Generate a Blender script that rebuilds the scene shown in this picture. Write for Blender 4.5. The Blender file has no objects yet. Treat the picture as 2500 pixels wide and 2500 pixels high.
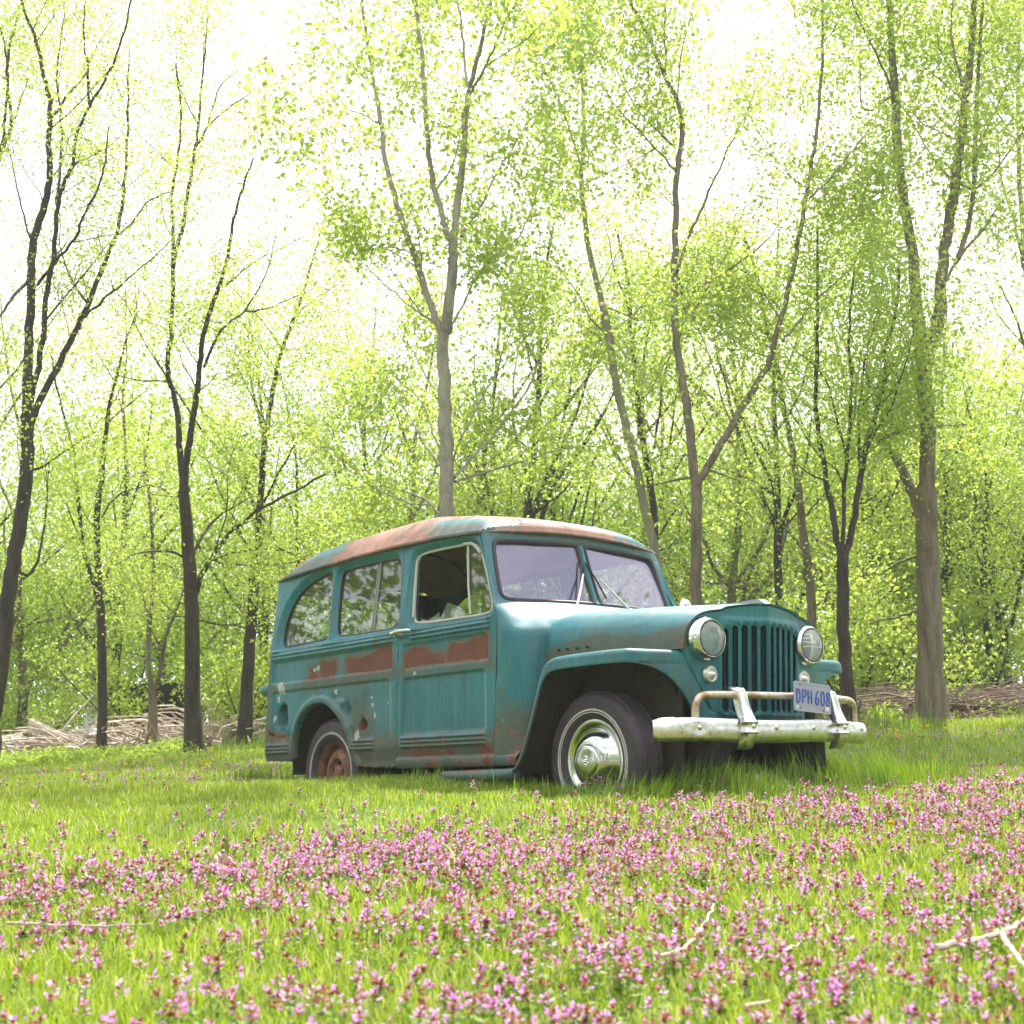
import bpy, bmesh, math, random
import numpy as np
from mathutils import Vector, Matrix
from mathutils.geometry import delaunay_2d_cdt

# ------------------------------------------------------------------ camera
sc = bpy.context.scene
CAMP = (5.17471, -5.50341, 0.27869); FPX = 3231.91
YAW, PITCH, ROLL = 2.459298, 0.194788, -0.0182326
def cam_basis():
    a, b, c = YAW, PITCH, ROLL
    f = np.array([math.cos(a)*math.cos(b), math.sin(a)*math.cos(b), math.sin(b)])
    r = np.array([math.sin(a), -math.cos(a), 0.0]); u = np.cross(r, f)
    return f, r*math.cos(c)+u*math.sin(c), u*math.cos(c)-r*math.sin(c)
CF, CR, CU = cam_basis(); CC = np.array(CAMP)
cd = bpy.data.cameras.new('camera'); cam = bpy.data.objects.new('camera', cd)
sc.collection.objects.link(cam); sc.camera = cam
cd.sensor_width = 36.0; cd.lens = FPX/2500*36.0; cd.clip_start = 0.05; cd.clip_end = 2000
M = Matrix(((CR[0], CU[0], -CF[0], CAMP[0]), (CR[1], CU[1], -CF[1], CAMP[1]), (CR[2], CU[2], -CF[2], CAMP[2]), (0, 0, 0, 1)))
cam.matrix_world = M
cd.dof.use_dof = True; cd.dof.focus_distance = 7.4; cd.dof.aperture_fstop = 5.6
sc.render.resolution_x = 1024; sc.render.resolution_y = 1024

# ------------------------------------------------------------------ light
SUN_AZ, SUN_EL = math.radians(120), math.radians(60)      # azimuth measured from +X towards +Y
sd = Vector((math.cos(SUN_EL)*math.cos(SUN_AZ), math.cos(SUN_EL)*math.sin(SUN_AZ), math.sin(SUN_EL)))
sl = bpy.data.lights.new('sun', 'SUN'); sl.energy = 3.8; sl.angle = math.radians(0.6); sl.color = (1.0, 0.95, 0.86)
so = bpy.data.objects.new('sun', sl); sc.collection.objects.link(so)
so.rotation_euler = (-sd).to_track_quat('-Z', 'Y').to_euler()
w = bpy.data.worlds.new('World'); sc.world = w; w.use_nodes = True
nt = w.node_tree; nt.nodes.clear(); N = nt.nodes.new; L = nt.links.new
out = N('ShaderNodeOutputWorld'); bg = N('ShaderNodeBackground'); sky = N('ShaderNodeTexSky')
sky.sky_type = 'NISHITA'; sky.sun_disc = False; sky.sun_elevation = SUN_EL; sky.sun_rotation = math.pi/2-SUN_AZ
sky.air_density = 1.0; sky.dust_density = 2.0
tc = N('ShaderNodeTexCoord'); mp = N('ShaderNodeMapping'); mp.inputs['Scale'].default_value = (1, 1, 2.2)
nz = N('ShaderNodeTexNoise'); nz.inputs['Scale'].default_value = 2.6; nz.inputs['Detail'].default_value = 7; nz.inputs['Roughness'].default_value = 0.55
nz.inputs['Distortion'].default_value = 0.3
rp = N('ShaderNodeValToRGB'); rp.color_ramp.elements[0].position = 0.38; rp.color_ramp.elements[1].position = 0.60
rp.color_ramp.elements[0].color = (0.45, 0.45, 0.45, 1); rp.color_ramp.elements[1].color = (1, 1, 1, 1)
mx = N('ShaderNodeMix'); mx.data_type = 'RGBA'
CLOUD = 8.6
mx.inputs['B'].default_value = (CLOUD*0.985, CLOUD*0.985, CLOUD*1.03, 1)
L(tc.outputs['Generated'], mp.inputs['Vector']); L(mp.outputs['Vector'], nz.inputs['Vector']); L(nz.outputs['Fac'], rp.inputs['Fac'])
L(rp.outputs['Color'], mx.inputs['Factor']); L(sky.outputs['Color'], mx.inputs['A']); L(mx.outputs['Result'], bg.inputs['Color'])
bg.inputs['Strength'].default_value = 0.1; L(bg.outputs['Background'], out.inputs['Surface'])
sc.view_settings.view_transform = 'Standard'; sc.view_settings.look = 'None'; sc.view_settings.gamma = 1.0
sc.view_settings.use_curve_mapping = False; sc.view_settings.exposure = 1.68
sc.render.engine = 'CYCLES'
sc.cycles.max_bounces = 8; sc.cycles.transparent_max_bounces = 12; sc.cycles.diffuse_bounces = 4

# ------------------------------------------------------------------ helpers
def ray(u, v): return CF + CR*(u-1250)/FPX - CU*(v-1250)/FPX
def P(u, v, wd): return CC + ray(u, v)*wd
def WL(p):                                     # world xy -> forward distance / lateral offset on the ground plan
    d = np.asarray(p, float)[..., :2]-CC[:2]; h = np.array([math.cos(YAW), math.sin(YAW)]); r = np.array([math.sin(YAW), -math.cos(YAW)])
    return d@h, d@r
def XY(wd, l):
    h = np.array([math.cos(YAW), math.sin(YAW)]); r = np.array([math.sin(YAW), -math.cos(YAW)])
    return CC[:2] + np.multiply.outer(wd, h) + np.multiply.outer(l, r)
def sm(a, b, x):
    t = np.clip((x-a)/(b-a), 0, 1); return t*t*(3-2*t)
def sideY(z): return -.79 + max(0, min(1, (z-1.2)/.5))*.067 if np.isscalar(z) else -.79+np.clip((z-1.2)/.5, 0, 1.3)*.067
def S(u, v, y=None):                           # image point on the near body side -> (x, z)
    d = ray(u, v); yy = -.79 if y is None else y
    for _ in range(12):
        t = (yy-CC[1])/d[1]; p = CC+d*t
        if y is None: yy = sideY(float(p[2]))
    return (float(p[0]), float(p[2]))
def Xp(u, v, x):
    d = ray(u, v); t = (x-CC[0])/d[0]; return CC+d*t
z1 = lambda x, y: S(600+x*.3623, 1240+y*.3623)
zr = lambda x, y: S(620+x*.18116, 1650+y*.18116)
z4 = lambda x, y: S(600+x*.20704, 1350+y*.20704)

def mat(name): 
    m = bpy.data.materials.new(name); m.use_nodes = True; return m
def simple(name, col, rough=.6, metal=0., **kw):
    m = mat(name); b = m.node_tree.nodes['Principled BSDF']
    b.inputs['Base Color'].default_value = (*col, 1); b.inputs['Roughness'].default_value = rough; b.inputs['Metallic'].default_value = metal
    for k, v in kw.items(): b.inputs[k].default_value = v
    return m
def noisy(name, cols, scale=8, rough=.7, metal=0., detail=6, bump=0., bscale=None, pos=None, coord='Object', stretch=(1, 1, 1), bdist=.02):
    m = mat(name); t = m.node_tree; b = t.nodes['Principled BSDF']; N = t.nodes.new; L = t.links.new
    tc = N('ShaderNodeTexCoord'); mp = N('ShaderNodeMapping'); mp.inputs['Scale'].default_value = stretch
    n = N('ShaderNodeTexNoise'); n.inputs['Scale'].default_value = scale; n.inputs['Detail'].default_value = detail; n.inputs['Roughness'].default_value = .65
    r = N('ShaderNodeValToRGB'); e = r.color_ramp.elements
    pos = pos or [.3+.4*i/(len(cols)-1) for i in range(len(cols))]
    while len(e) < len(cols): e.new(.5)
    for i, c in enumerate(cols): e[i].position = pos[i]; e[i].color = (*c, 1)
    L(tc.outputs[coord], mp.inputs['Vector']); L(mp.outputs['Vector'], n.inputs['Vector']); L(n.outputs['Fac'], r.inputs['Fac']); L(r.outputs['Color'], b.inputs['Base Color'])
    b.inputs['Roughness'].default_value = rough; b.inputs['Metallic'].default_value = metal
    if bump:
        n2 = N('ShaderNodeTexNoise'); n2.inputs['Scale'].default_value = bscale or scale*4; n2.inputs['Detail'].default_value = 5
        L(mp.outputs['Vector'], n2.inputs['Vector'])
        bp = N('ShaderNodeBump'); bp.inputs['Strength'].default_value = bump; bp.inputs['Distance'].default_value = bdist
        L(n2.outputs['Fac'], bp.inputs['Height']); L(bp.outputs['Normal'], b.inputs['Normal'])
    return m

def mkmesh(name, V, F, m=None, smooth=True, attrs=None):
    me = bpy.data.meshes.new(name); V = np.asarray(V, np.float32)
    if isinstance(F, np.ndarray):
        k = F.shape[1]; me.vertices.add(len(V)); me.vertices.foreach_set('co', V.ravel())
        me.loops.add(F.size); me.loops.foreach_set('vertex_index', F.astype(np.int32).ravel())
        me.polygons.add(len(F)); me.polygons.foreach_set('loop_start', np.arange(0, F.size, k, dtype=np.int32))
        me.polygons.foreach_set('loop_total', np.full(len(F), k, np.int32)); me.update(calc_edges=True)
    else:
        me.from_pydata(V.tolist(), [], [tuple(f) for f in F]); me.update()
    if smooth: me.polygons.foreach_set('use_smooth', np.ones(len(me.polygons), bool))
    for k, a in (attrs or {}).items():
        at = me.attributes.new(k, 'FLOAT', 'POINT'); at.data.foreach_set('value', np.asarray(a, np.float32))
    if m: me.materials.append(m)
    return me
def thing(name, label, cat, loc=(0, 0, 0), group=None):
    o = bpy.data.objects.new(name, None); o.empty_display_size = .2; sc.collection.objects.link(o); o.location = loc
    o['label'] = label; o['category'] = cat
    if group: o['group'] = group
    return o
def wloc(o):
    l = Vector((0, 0, 0))
    while o: l = l+o.location; o = o.parent
    return l
def obj(name, me, parent=None, label=None):
    o = bpy.data.objects.new(name, me); sc.collection.objects.link(o)
    if parent: o.parent = parent; o.location = -wloc(parent)
    if label: o['label'] = label
    return o
def tag(o, label=None, cat=None, group=None, kind=None):
    if label: o['label'] = label
    if cat: o['category'] = cat
    if group: o['group'] = group
    if kind: o['kind'] = kind
    return o
def rebase(o, loc):                            # move a world-coordinate mesh object's origin to its base
    loc = Vector(loc); o.data.transform(Matrix.Translation(-loc)); o.location = loc; return o

class MB:
    """collects pieces in world coordinates -> one mesh"""
    def __init__(s): s.V = []; s.F = []; s.n = 0
    def add(s, V, F):
        V = np.asarray(V, float); s.V.append(V); s.F += [tuple(int(i)+s.n for i in f) for f in F]; s.n += len(V); return s
    def box(s, c, d, rot=None, bev=0.):
        c = np.array(c, float); h = np.array(d, float)/2
        if bev <= 0:
            V = np.array([[x, y, z] for x in (-1, 1) for y in (-1, 1) for z in (-1, 1)])*h
            F = [(0, 1, 3, 2), (4, 6, 7, 5), (0, 4, 5, 1), (2, 3, 7, 6), (0, 2, 6, 4), (1, 5, 7, 3)]
        else:
            b = bmesh.new(); bmesh.ops.create_cube(b, size=1)
            for v in b.verts: v.co = Vector((v.co.x*2*h[0], v.co.y*2*h[1], v.co.z*2*h[2]))
            bmesh.ops.bevel(b, geom=b.edges[:], offset=min(bev, min(h)*.95), segments=3, affect='EDGES', profile=.5)
            b.verts.index_update(); V = np.array([v.co[:] for v in b.verts]); F = [[v.index for v in f.verts] for f in b.faces]; b.free()
        if rot is not None: V = V@np.array(rot).T
        return s.add(V+c, F)
    def tube(s, pts, r, n=8, cap=True):
        pts = np.asarray(pts, float); m = len(pts); r = np.broadcast_to(np.asarray(r, float), (m,))
        t = np.gradient(pts, axis=0); t /= np.linalg.norm(t, axis=1)[:, None]+1e-12
        ref = np.array([0, 0, 1.]) if abs(t[0][2]) < .9 else np.array([1., 0, 0])
        V = []
        a = np.cross(t[0], ref); a /= np.linalg.norm(a)
        for i in range(m):
            a = a-t[i]*(a@t[i]); a /= np.linalg.norm(a)+1e-12; b = np.cross(t[i], a)
            for k in range(n):
                q = 2*math.pi*k/n; V.append(pts[i]+(a*math.cos(q)+b*math.sin(q))*r[i])
        F = [(i*n+k, i*n+(k+1) % n, (i+1)*n+(k+1) % n, (i+1)*n+k) for i in range(m-1) for k in range(n)]
        if cap: F += [tuple(range(n))[::-1], tuple(range((m-1)*n, m*n))]
        return s.add(V, F)
    def lathe(s, prof, c, axis=(0, 1, 0), n=48):
        """prof: (radius, offset along axis)"""
        ax = np.array(axis, float); ax /= np.linalg.norm(ax); ref = np.array([0, 0, 1.]) if abs(ax[2]) < .9 else np.array([1., 0, 0])
        a = np.cross(ax, ref); a /= np.linalg.norm(a); b = np.cross(ax, a); V = []
        for (r, o) in prof:
            for k in range(n):
                q = 2*math.pi*k/n; V.append(np.array(c)+ax*o+(a*math.cos(q)+b*math.sin(q))*max(r, 1e-4))
        F = [(i*n+k, i*n+(k+1) % n, (i+1)*n+(k+1) % n, (i+1)*n+k) for i in range(len(prof)-1) for k in range(n)]
        return s.add(V, F)
    def prism(s, poly, c, ex, ey, ez, th):
        """2-D polygon extruded along ez by th (from 0 to th)"""
        n = len(poly); ex, ey, ez, c = map(lambda q: np.array(q, float), (ex, ey, ez, c))
        V = [c+ex*p[0]+ey*p[1] for p in poly]+[c+ex*p[0]+ey*p[1]+ez*th for p in poly]
        F = [tuple(range(n))[::-1], tuple(range(n, 2*n))]+[(i, (i+1) % n, n+(i+1) % n, n+i) for i in range(n)]
        return s.add(V, F)
    def grid(s, G):
        G = np.asarray(G); a, b = G.shape[:2]
        return s.add(G.reshape(-1, 3), [(i*b+j, i*b+j+1, (i+1)*b+j+1, (i+1)*b+j) for i in range(a-1) for j in range(b-1)])
    def build(s, name, m, parent=None, smooth=True, label=None, mirror=False):
        V = np.concatenate(s.V); F = s.F
        if mirror: V = V*np.array([1, -1, 1]); F = [f[::-1] for f in F]
        me = mkmesh(name, V, F, m, smooth)
        if smooth:
            try: me.set_sharp_from_angle(angle=math.radians(38))
            except Exception: pass
        return obj(name, me, parent, label)

def chaikin(p, it=3, closed=True):
    p = np.asarray(p, float)
    for _ in range(it):
        q = np.roll(p, -1, 0) if closed else p[1:]
        a = p if closed else p[:-1]
        n = np.empty((2*len(a), p.shape[1])); n[0::2] = a*.75+q*.25; n[1::2] = a*.25+q*.75
        if not closed: n = np.vstack([p[:1], n, p[-1:]])
        p = n
    return p
def resamp(p, d, closed=True):
    p = np.asarray(p, float); q = np.vstack([p, p[:1]]) if closed else p
    s = np.r_[0, np.cumsum(np.linalg.norm(np.diff(q, axis=0), axis=1))]; n = max(3, int(round(s[-1]/d)))
    t = np.linspace(0, s[-1], n+1); o = np.stack([np.interp(t, s, q[:, k]) for k in range(q.shape[1])], 1)
    return o[:-1] if closed else o
def resamp_keep(p, d, ang=25):
    """closed resample that keeps sharp corners"""
    p = np.asarray(p, float); n = len(p); out = []
    for i in range(n):
        a, b = p[i], p[(i+1) % n]; k = max(1, int(math.ceil(np.linalg.norm(b-a)/d)))
        for j in range(k): out.append(a+(b-a)*j/k)
    return np.array(out)
def rrect(x0, x1, z0, z1, r, n=6):
    o = []
    for cx, cz, a in ((x1-r, z1-r, 0), (x0+r, z1-r, 90), (x0+r, z0+r, 180), (x1-r, z0+r, 270)):
        for k in range(n+1):
            q = math.radians(a+90*k/n); o.append((cx+r*math.cos(q), cz+r*math.sin(q)))
    return np.array(o)
def inside(pts, poly):
    x, y = pts[:, 0], pts[:, 1]; c = np.zeros(len(pts), bool); q = np.roll(poly, -1, 0)
    for (x1, y1), (x2, y2) in zip(poly, q):
        if y1 == y2: continue
        c ^= ((y1 > y) != (y2 > y)) & (x < (x2-x1)*(y-y1)/(y2-y1)+x1)
    return c
def dist(pts, poly, closed=True):
    q = np.roll(poly, -1, 0) if closed else poly[1:]; a = poly if closed else poly[:-1]
    best = np.full(len(pts), 1e9)
    for p0, p1 in zip(a, q):
        d = p1-p0; l = d@d
        if l < 1e-14: continue
        t = np.clip(((pts-p0)@d)/l, 0, 1); e = pts-(p0+t[:, None]*d); best = np.minimum(best, (e*e).sum(1))
    return np.sqrt(best)
def sdf(pts, poly):
    d = dist(pts, poly); return np.where(inside(pts, poly), -d, d)
def sdr(pts, x0, x1, z0, z1, r):
    c = np.array([(x0+x1)/2, (z0+z1)/2]); h = np.array([(x1-x0)/2, (z1-z0)/2])-r
    q = np.abs(pts-c)-h; return np.linalg.norm(np.maximum(q, 0), axis=1)+np.minimum(np.maximum(q[:, 0], q[:, 1]), 0)-r
def sheet(outer, holes=(), d=.012, extra_z=(), extra_x=()):
    """triangulate a polygon with holes in 2-D with interior points; returns pts, tris, boundary loops (index lists)"""
    outer = resamp_keep(outer, d); holes = [resamp_keep(h, d) for h in holes]
    mn, mxx = outer.min(0), outer.max(0)
    xs = np.arange(mn[0]+d*.37, mxx[0], d); zs = np.arange(mn[1]+d*.41, mxx[1], d)
    if len(extra_z): zs = np.r_[zs[np.abs(zs[:, None]-np.array(extra_z)[None]).min(1) > .4*d], extra_z]
    if len(extra_x): xs = np.r_[xs[np.abs(xs[:, None]-np.array(extra_x)[None]).min(1) > .4*d], extra_x]
    G = np.stack(np.meshgrid(xs, zs), -1).reshape(-1, 2)
    k = inside(G, outer) & (dist(G, outer) > .45*d)
    for h in holes: k &= ~inside(G, h) & (dist(G, h) > .45*d)
    G = G[k]; loops = []; pts = []; n = 0; ed = []
    for lp in [outer]+holes:
        loops.append(list(range(n, n+len(lp)))); ed += [(n+i, n+(i+1) % len(lp)) for i in range(len(lp))]; pts.append(lp); n += len(lp)
    A = np.vstack(pts+[G])
    vo, _, fo, ov, _, _ = delaunay_2d_cdt([Vector(p) for p in A], ed, [], 0, 1e-6)
    V = np.array([v[:] for v in vo]); T = np.array([f for f in fo if len(f) == 3]); c = V[T].mean(1)
    k = inside(c, outer)
    for h in holes: k &= ~inside(c, h)
    T = T[k]
    back = {}
    for i, o in enumerate(ov):
        for j in o: back[j] = i
    loops = [[back[i] for i in l] for l in loops]
    # make all tris counter-clockwise
    a = V[T]; s = (a[:, 1, 0]-a[:, 0, 0])*(a[:, 2, 1]-a[:, 0, 1])-(a[:, 2, 0]-a[:, 0, 0])*(a[:, 1, 1]-a[:, 0, 1])
    T[s < 0] = T[s < 0][:, ::-1]
    return V, T, loops
def skirt(V3, T, loops, off):
    """add a rim going back by vector(s) off from each boundary loop"""
    V = [V3]; F = [tuple(t) for t in T]; n = len(V3)
    for l in loops:
        b = V3[l]+off; V.append(b); m = len(l)
        F += [(l[i], n+i, n+(i+1) % m, l[(i+1) % m]) for i in range(m)]; n += m
    return np.vstack(V), F
# ------------------------------------------------------------------ car materials
def paint(name, rust=((.17, .068, .045), (.115, .050, .036)), rthr=.5, dirt=(.105, .090, .052), nscale=5.0, rough=.44, noise_amt=1.0, auto=0.0):
    """weathered teal paint; vertex attribute 'rust' raises bare-metal patches, 'grime' raises dull olive wear"""
    m = mat(name); t = m.node_tree; b = t.nodes['Principled BSDF']; N = t.nodes.new; L = t.links.new
    tc = N('ShaderNodeTexCoord'); ar = N('ShaderNodeAttribute'); ar.attribute_name = 'rust'; ag = N('ShaderNodeAttribute'); ag.attribute_name = 'grime'
    def noise(sc_, det=8, ro=.65, st=None, dis=0):
        n = N('ShaderNodeTexNoise'); n.inputs['Scale'].default_value = sc_; n.inputs['Detail'].default_value = det; n.inputs['Roughness'].default_value = ro
        n.inputs['Distortion'].default_value = dis
        if st:
            mp = N('ShaderNodeMapping'); mp.inputs['Scale'].default_value = st; L(tc.outputs['Object'], mp.inputs['Vector']); L(mp.outputs['Vector'], n.inputs['Vector'])
        else: L(tc.outputs['Object'], n.inputs['Vector'])
        return n.outputs['Fac']
    def math_(op, a, b_, c=None, clamp=False):
        n = N('ShaderNodeMath'); n.operation = op; n.use_clamp = clamp
        for i, q in enumerate((a, b_, c)):
            if q is None: continue
            if isinstance(q, (int, float)): n.inputs[i].default_value = q
            else: L(q, n.inputs[i])
        return n.outputs[0]
    def ramp(f, stops):
        r = N('ShaderNodeValToRGB'); e = r.color_ramp.elements
        while len(e) < len(stops): e.new(.5)
        for i, (p, c) in enumerate(stops): e[i].position = p; e[i].color = (*c, 1)
        L(f, r.inputs['Fac']); return r.outputs['Color']
    def mix(f, a, b_):
        n = N('ShaderNodeMix'); n.data_type = 'RGBA'; L(f, n.inputs['Factor'])
        for s, q in (('A', a), ('B', b_)):
            if isinstance(q, tuple): n.inputs[s].default_value = (*q, 1)
            else: L(q, n.inputs[s])
        return n.outputs['Result']
    base = ramp(noise(2.2, 6, .6), [(.25, (.0003, .070, .104)), (.5, (.0004, .112, .142)), (.75, (.002, .150, .172))])
    streak = noise(7, 6, .6, (3.5, 3.5, .28))
    base = mix(math_('MULTIPLY_ADD', streak, 3.6, -1.72, True), base, (.010, .20, .19))
    # worn olive film
    gn = math_('ADD', math_('MULTIPLY', noise(9, 9, .7), .6), math_('MULTIPLY', streak, .4))
    gf = math_('MULTIPLY_ADD', math_('ADD', math_('MULTIPLY', ag.outputs['Fac'], .50), math_('SUBTRACT', gn, .62)), 5.0, 0.0, True)
    gcol = ramp(noise(22, 6, .7), [(.3, dirt), (.7, (dirt[0]*.55, dirt[1]*.8, dirt[2]*.9))])
    col = mix(math_('MULTIPLY', gf, .85), base, gcol)
    # bare rust
    rn = math_('SUBTRACT', math_('ADD', math_('MULTIPLY', noise(nscale, 10, .68, None, .4), .7), math_('MULTIPLY', noise(40, 6, .7), .3)), .5)
    rf = math_('MULTIPLY_ADD', math_('SUBTRACT', math_('ADD', ar.outputs['Fac'], math_('MULTIPLY', rn, noise_amt*2)), rthr), 22, .5, True)
    halo = math_('MULTIPLY_ADD', math_('SUBTRACT', math_('ADD', ar.outputs['Fac'], math_('MULTIPLY', rn, noise_amt*2)), rthr-.055), 16, .5, True)
    rcol = ramp(noise(11, 10, .8), [(.30, tuple(q*.7 for q in rust[1])), (.44, rust[0]), (.58, rust[1]), (.78, (rust[0][0]*1.6, rust[0][1]*1.5, rust[0][2]*1.2))])
    col = mix(math_('MULTIPLY', halo, .75), col, (.24, .11, .05))
    col = mix(rf, col, rcol)
    # small pale chips
    ch = noise(34, 3, .5); chm = noise(2.4, 4, .6)
    cf = math_('MULTIPLY_ADD', math_('SUBTRACT', math_('ADD', ch, math_('MULTIPLY', chm, .35)), .945), 40, 0, True)
    col = mix(cf, col, (.42, .42, .38))
    ap = N('ShaderNodeAttribute'); ap.attribute_name = 'pale'
    pf = math_('MULTIPLY_ADD', math_('SUBTRACT', math_('ADD', math_('MULTIPLY', ap.outputs['Fac'], .5), noise(26, 5, .7)), .80), 20, 0, True)
    col = mix(pf, col, (.36, .36, .32))
    sp = noise(70, 4, .6); sf = math_('MULTIPLY_ADD', math_('SUBTRACT', math_('ADD', sp, math_('MULTIPLY', ag.outputs['Fac'], .12)), .735), 30, 0, True)
    col = mix(math_('MULTIPLY', sf, .8), col, (.10, .045, .03))
    L(col, b.inputs['Base Color'])
    ro = math_('ADD', math_('MULTIPLY', rf, .4), math_('ADD', math_('MULTIPLY', gf, .2), math_('MULTIPLY_ADD', noise(12, 4), .16, rough-.08)), None, True)
    L(ro, b.inputs['Roughness']); b.inputs['Specular IOR Level'].default_value = .42
    cw = math_('SUBTRACT', .28, math_('ADD', math_('MULTIPLY', rf, .35), math_('MULTIPLY', gf, .2)), None, True)
    L(cw, b.inputs['Coat Weight']); b.inputs['Coat Roughness'].default_value = .48
    bp = N('ShaderNodeBump'); bp.inputs['Strength'].default_value = .25; bp.inputs['Distance'].default_value = .004
    h = math_('SUBTRACT', math_('MULTIPLY', noise(30, 6), .5), math_('MULTIPLY', rf, .4)); L(h, bp.inputs['Height'])
    b2 = N('ShaderNodeBump'); b2.inputs['Strength'].default_value = .5; b2.inputs['Distance'].default_value = .02; L(noise(3.2, 2), b2.inputs['Height']); L(b2.outputs['Normal'], bp.inputs['Normal'])
    L(bp.outputs['Normal'], b.inputs['Normal'])
    return m
PAINT = paint('teal_paint'); ROOFP = paint('roof_paint', rust=((.30, .16, .12), (.20, .11, .085)), nscale=4.5, rough=.42, noise_amt=1.15, dirt=(.10, .085, .065))
CHROME = noisy('pitted_chrome', [(.26, .18, .13), (.62, .60, .585), (.76, .745, .74)], 26, .27, 1.0, pos=[.30, .40, .6], bump=.15, bscale=60, bdist=.002)
CLEANCHR = simple('bright_chrome', (.66, .67, .68), .10, 1.0)
TUBECHR = noisy('rusty_tube_chrome', [(.36, .23, .15), (.58, .47, .37), (.68, .62, .56)], 9, .34, .85, pos=[.36, .5, .62])
RUBBER = noisy('tyre_rubber', [(.020, .015, .020), (.052, .034, .048)], 14, .62, bump=.15, bscale=90, bdist=.002)
TREADM = RUBBER
SEAL = simple('window_rubber', (.018, .012, .016), .5)
WWALL = noisy('whitewall', [(.32, .30, .27), (.60, .58, .55)], 30, .6)
RIMRUST = noisy('rusty_steel', [(.10, .04, .028), (.20, .085, .055), (.28, .14, .10)], 16, .8, bump=.3, bscale=50, bdist=.003)
DARKM = noisy('underbody_black', [(.008, .007, .006), (.022, .018, .015)], 12, .85)
WELL = noisy('wheel_well_grime', [(.012, .014, .009), (.032, .027, .017), (.038, .016, .012)], 9, .9)
TRIM = noisy('dark_headliner', [(.22, .15, .10), (.32, .23, .16)], 6, .9)
SEATM = noisy('seat_cloth', [(.16, .12, .09), (.30, .24, .18)], 12, .9, bump=.4, bscale=40)
INTD = noisy('interior_paint', [(.03, .045, .04), (.07, .075, .06)], 7, .7)
CREAM = simple('cream_trim', (.45, .42, .36), .5)
def glassm(name, tint=(.86, .9, .84), veil=.055, hcol=(.22, .25, .15), rough=.02, refl=.9, boost=1.35):
    m = mat(name); t = m.node_tree; t.nodes.clear(); N = t.nodes.new; L = t.links.new
    o = N('ShaderNodeOutputMaterial'); tr = N('ShaderNodeBsdfTransparent'); tr.inputs['Color'].default_value = (*tint, 1)
    g = N('ShaderNodeBsdfGlossy'); g.inputs['Roughness'].default_value = rough; g.inputs['Color'].default_value = (refl*(.86 if boost > 2 else 1), refl*(.80 if boost > 2 else 1), refl, 1)  # high boost tints the reflection lavender, the sky's colour
    ge = N('ShaderNodeNewGeometry'); dp = N('ShaderNodeVectorMath'); dp.operation = 'DOT_PRODUCT'; L(ge.outputs['Normal'], dp.inputs[0]); L(ge.outputs['Incoming'], dp.inputs[1])
    def mt(op, a, b_=None):
        n = N('ShaderNodeMath'); n.operation = op; n.use_clamp = False
        for i, q in enumerate((a, b_)):
            if q is None: continue
            if isinstance(q, (int, float)): n.inputs[i].default_value = q
            else: L(q, n.inputs[i])
        return n.outputs[0]
    c_ = mt('SUBTRACT', 1.0, mt('ABSOLUTE', dp.outputs['Value'])); bo = mt('MINIMUM', mt('MULTIPLY', mt('ADD', mt('MULTIPLY', mt('POWER', c_, 5.0), .96), .045), boost), 1.0)
    m1 = N('ShaderNodeMixShader'); L(bo, m1.inputs[0]); L(tr.outputs[0], m1.inputs[1]); L(g.outputs[0], m1.inputs[2])
    d = N('ShaderNodeBsdfDiffuse'); d.inputs['Color'].default_value = (*hcol, 1)
    tc = N('ShaderNodeTexCoord'); n = N('ShaderNodeTexNoise'); n.inputs['Scale'].default_value = 5; n.inputs['Detail'].default_value = 8
    L(tc.outputs['Object'], n.inputs['Vector']); mr = N('ShaderNodeMapRange'); mr.inputs[1].default_value = .3; mr.inputs[2].default_value = .75
    mr.inputs[3].default_value = veil*.4; mr.inputs[4].default_value = veil*1.7; L(n.outputs['Fac'], mr.inputs[0])
    m2 = N('ShaderNodeMixShader'); L(mr.outputs[0], m2.inputs[0]); L(m1.outputs[0], m2.inputs[1]); L(d.outputs[0], m2.inputs[2]); L(m2.outputs[0], o.inputs['Surface'])
    return m
GLASS = glassm('dusty_side_glass'); WGLASS = glassm('windshield_glass', (.90, .90, .92), .075, (.36, .34, .46), boost=2.3)  # windshield: lavender sky reflection put into its film colour and boosted mirror tint
SHARD = glassm('clear_glass', (.85, .92, .85), .10, (.40, .45, .36))
LENS = simple('lamp_lens', (.78, .80, .76), .12, 0., **{'Coat Weight': 1.0, 'Coat Roughness': .03})

# ------------------------------------------------------------------ car
CARX = -1.3
car = thing('car', 'rusty teal vintage station wagon with whitewall tyres parked in the grass', 'car', (CARX, 0, .1))

TOPX = np.array([-3.52, -3.3, -2.9, -2.4, -1.9, -1.45, -1.0]); TOPZ = np.array([1.698, 1.712, 1.727, 1.738, 1.740, 1.730, 1.702])
topz = lambda x: np.interp(x, TOPX, TOPZ)
REARX = lambda z: np.interp(z, [.38, .58, .75, .95, 1.28, 1.6, 1.72], [-3.547, -3.547, -3.53, -3.513, -3.478, -3.492, -3.498])
doorR = [(-1.823, .374), (-1.80, .7), (-1.785, 1.127), (-1.79, 1.3), (-1.822, 1.74)]
doorF = [(-1.02, 1.702), (-.95, 1.53), (-.88, 1.379), (-.81, 1.24), (-.785, 1.16), (-.789, 1.022), (-.812, .7), (-.835, .374)]
archP = chaikin([(-3.09, .41), (-3.085, .54), (-3.045, .635), (-2.98, .70), (-2.90, .743), (-2.80, .766), (-2.70, .764), (-2.627, .738), (-2.512, .665), (-2.436, .594), (-2.375, .495), (-2.352, .42), (-2.335, .375), (-2.30, .35)], 2, False)
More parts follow.
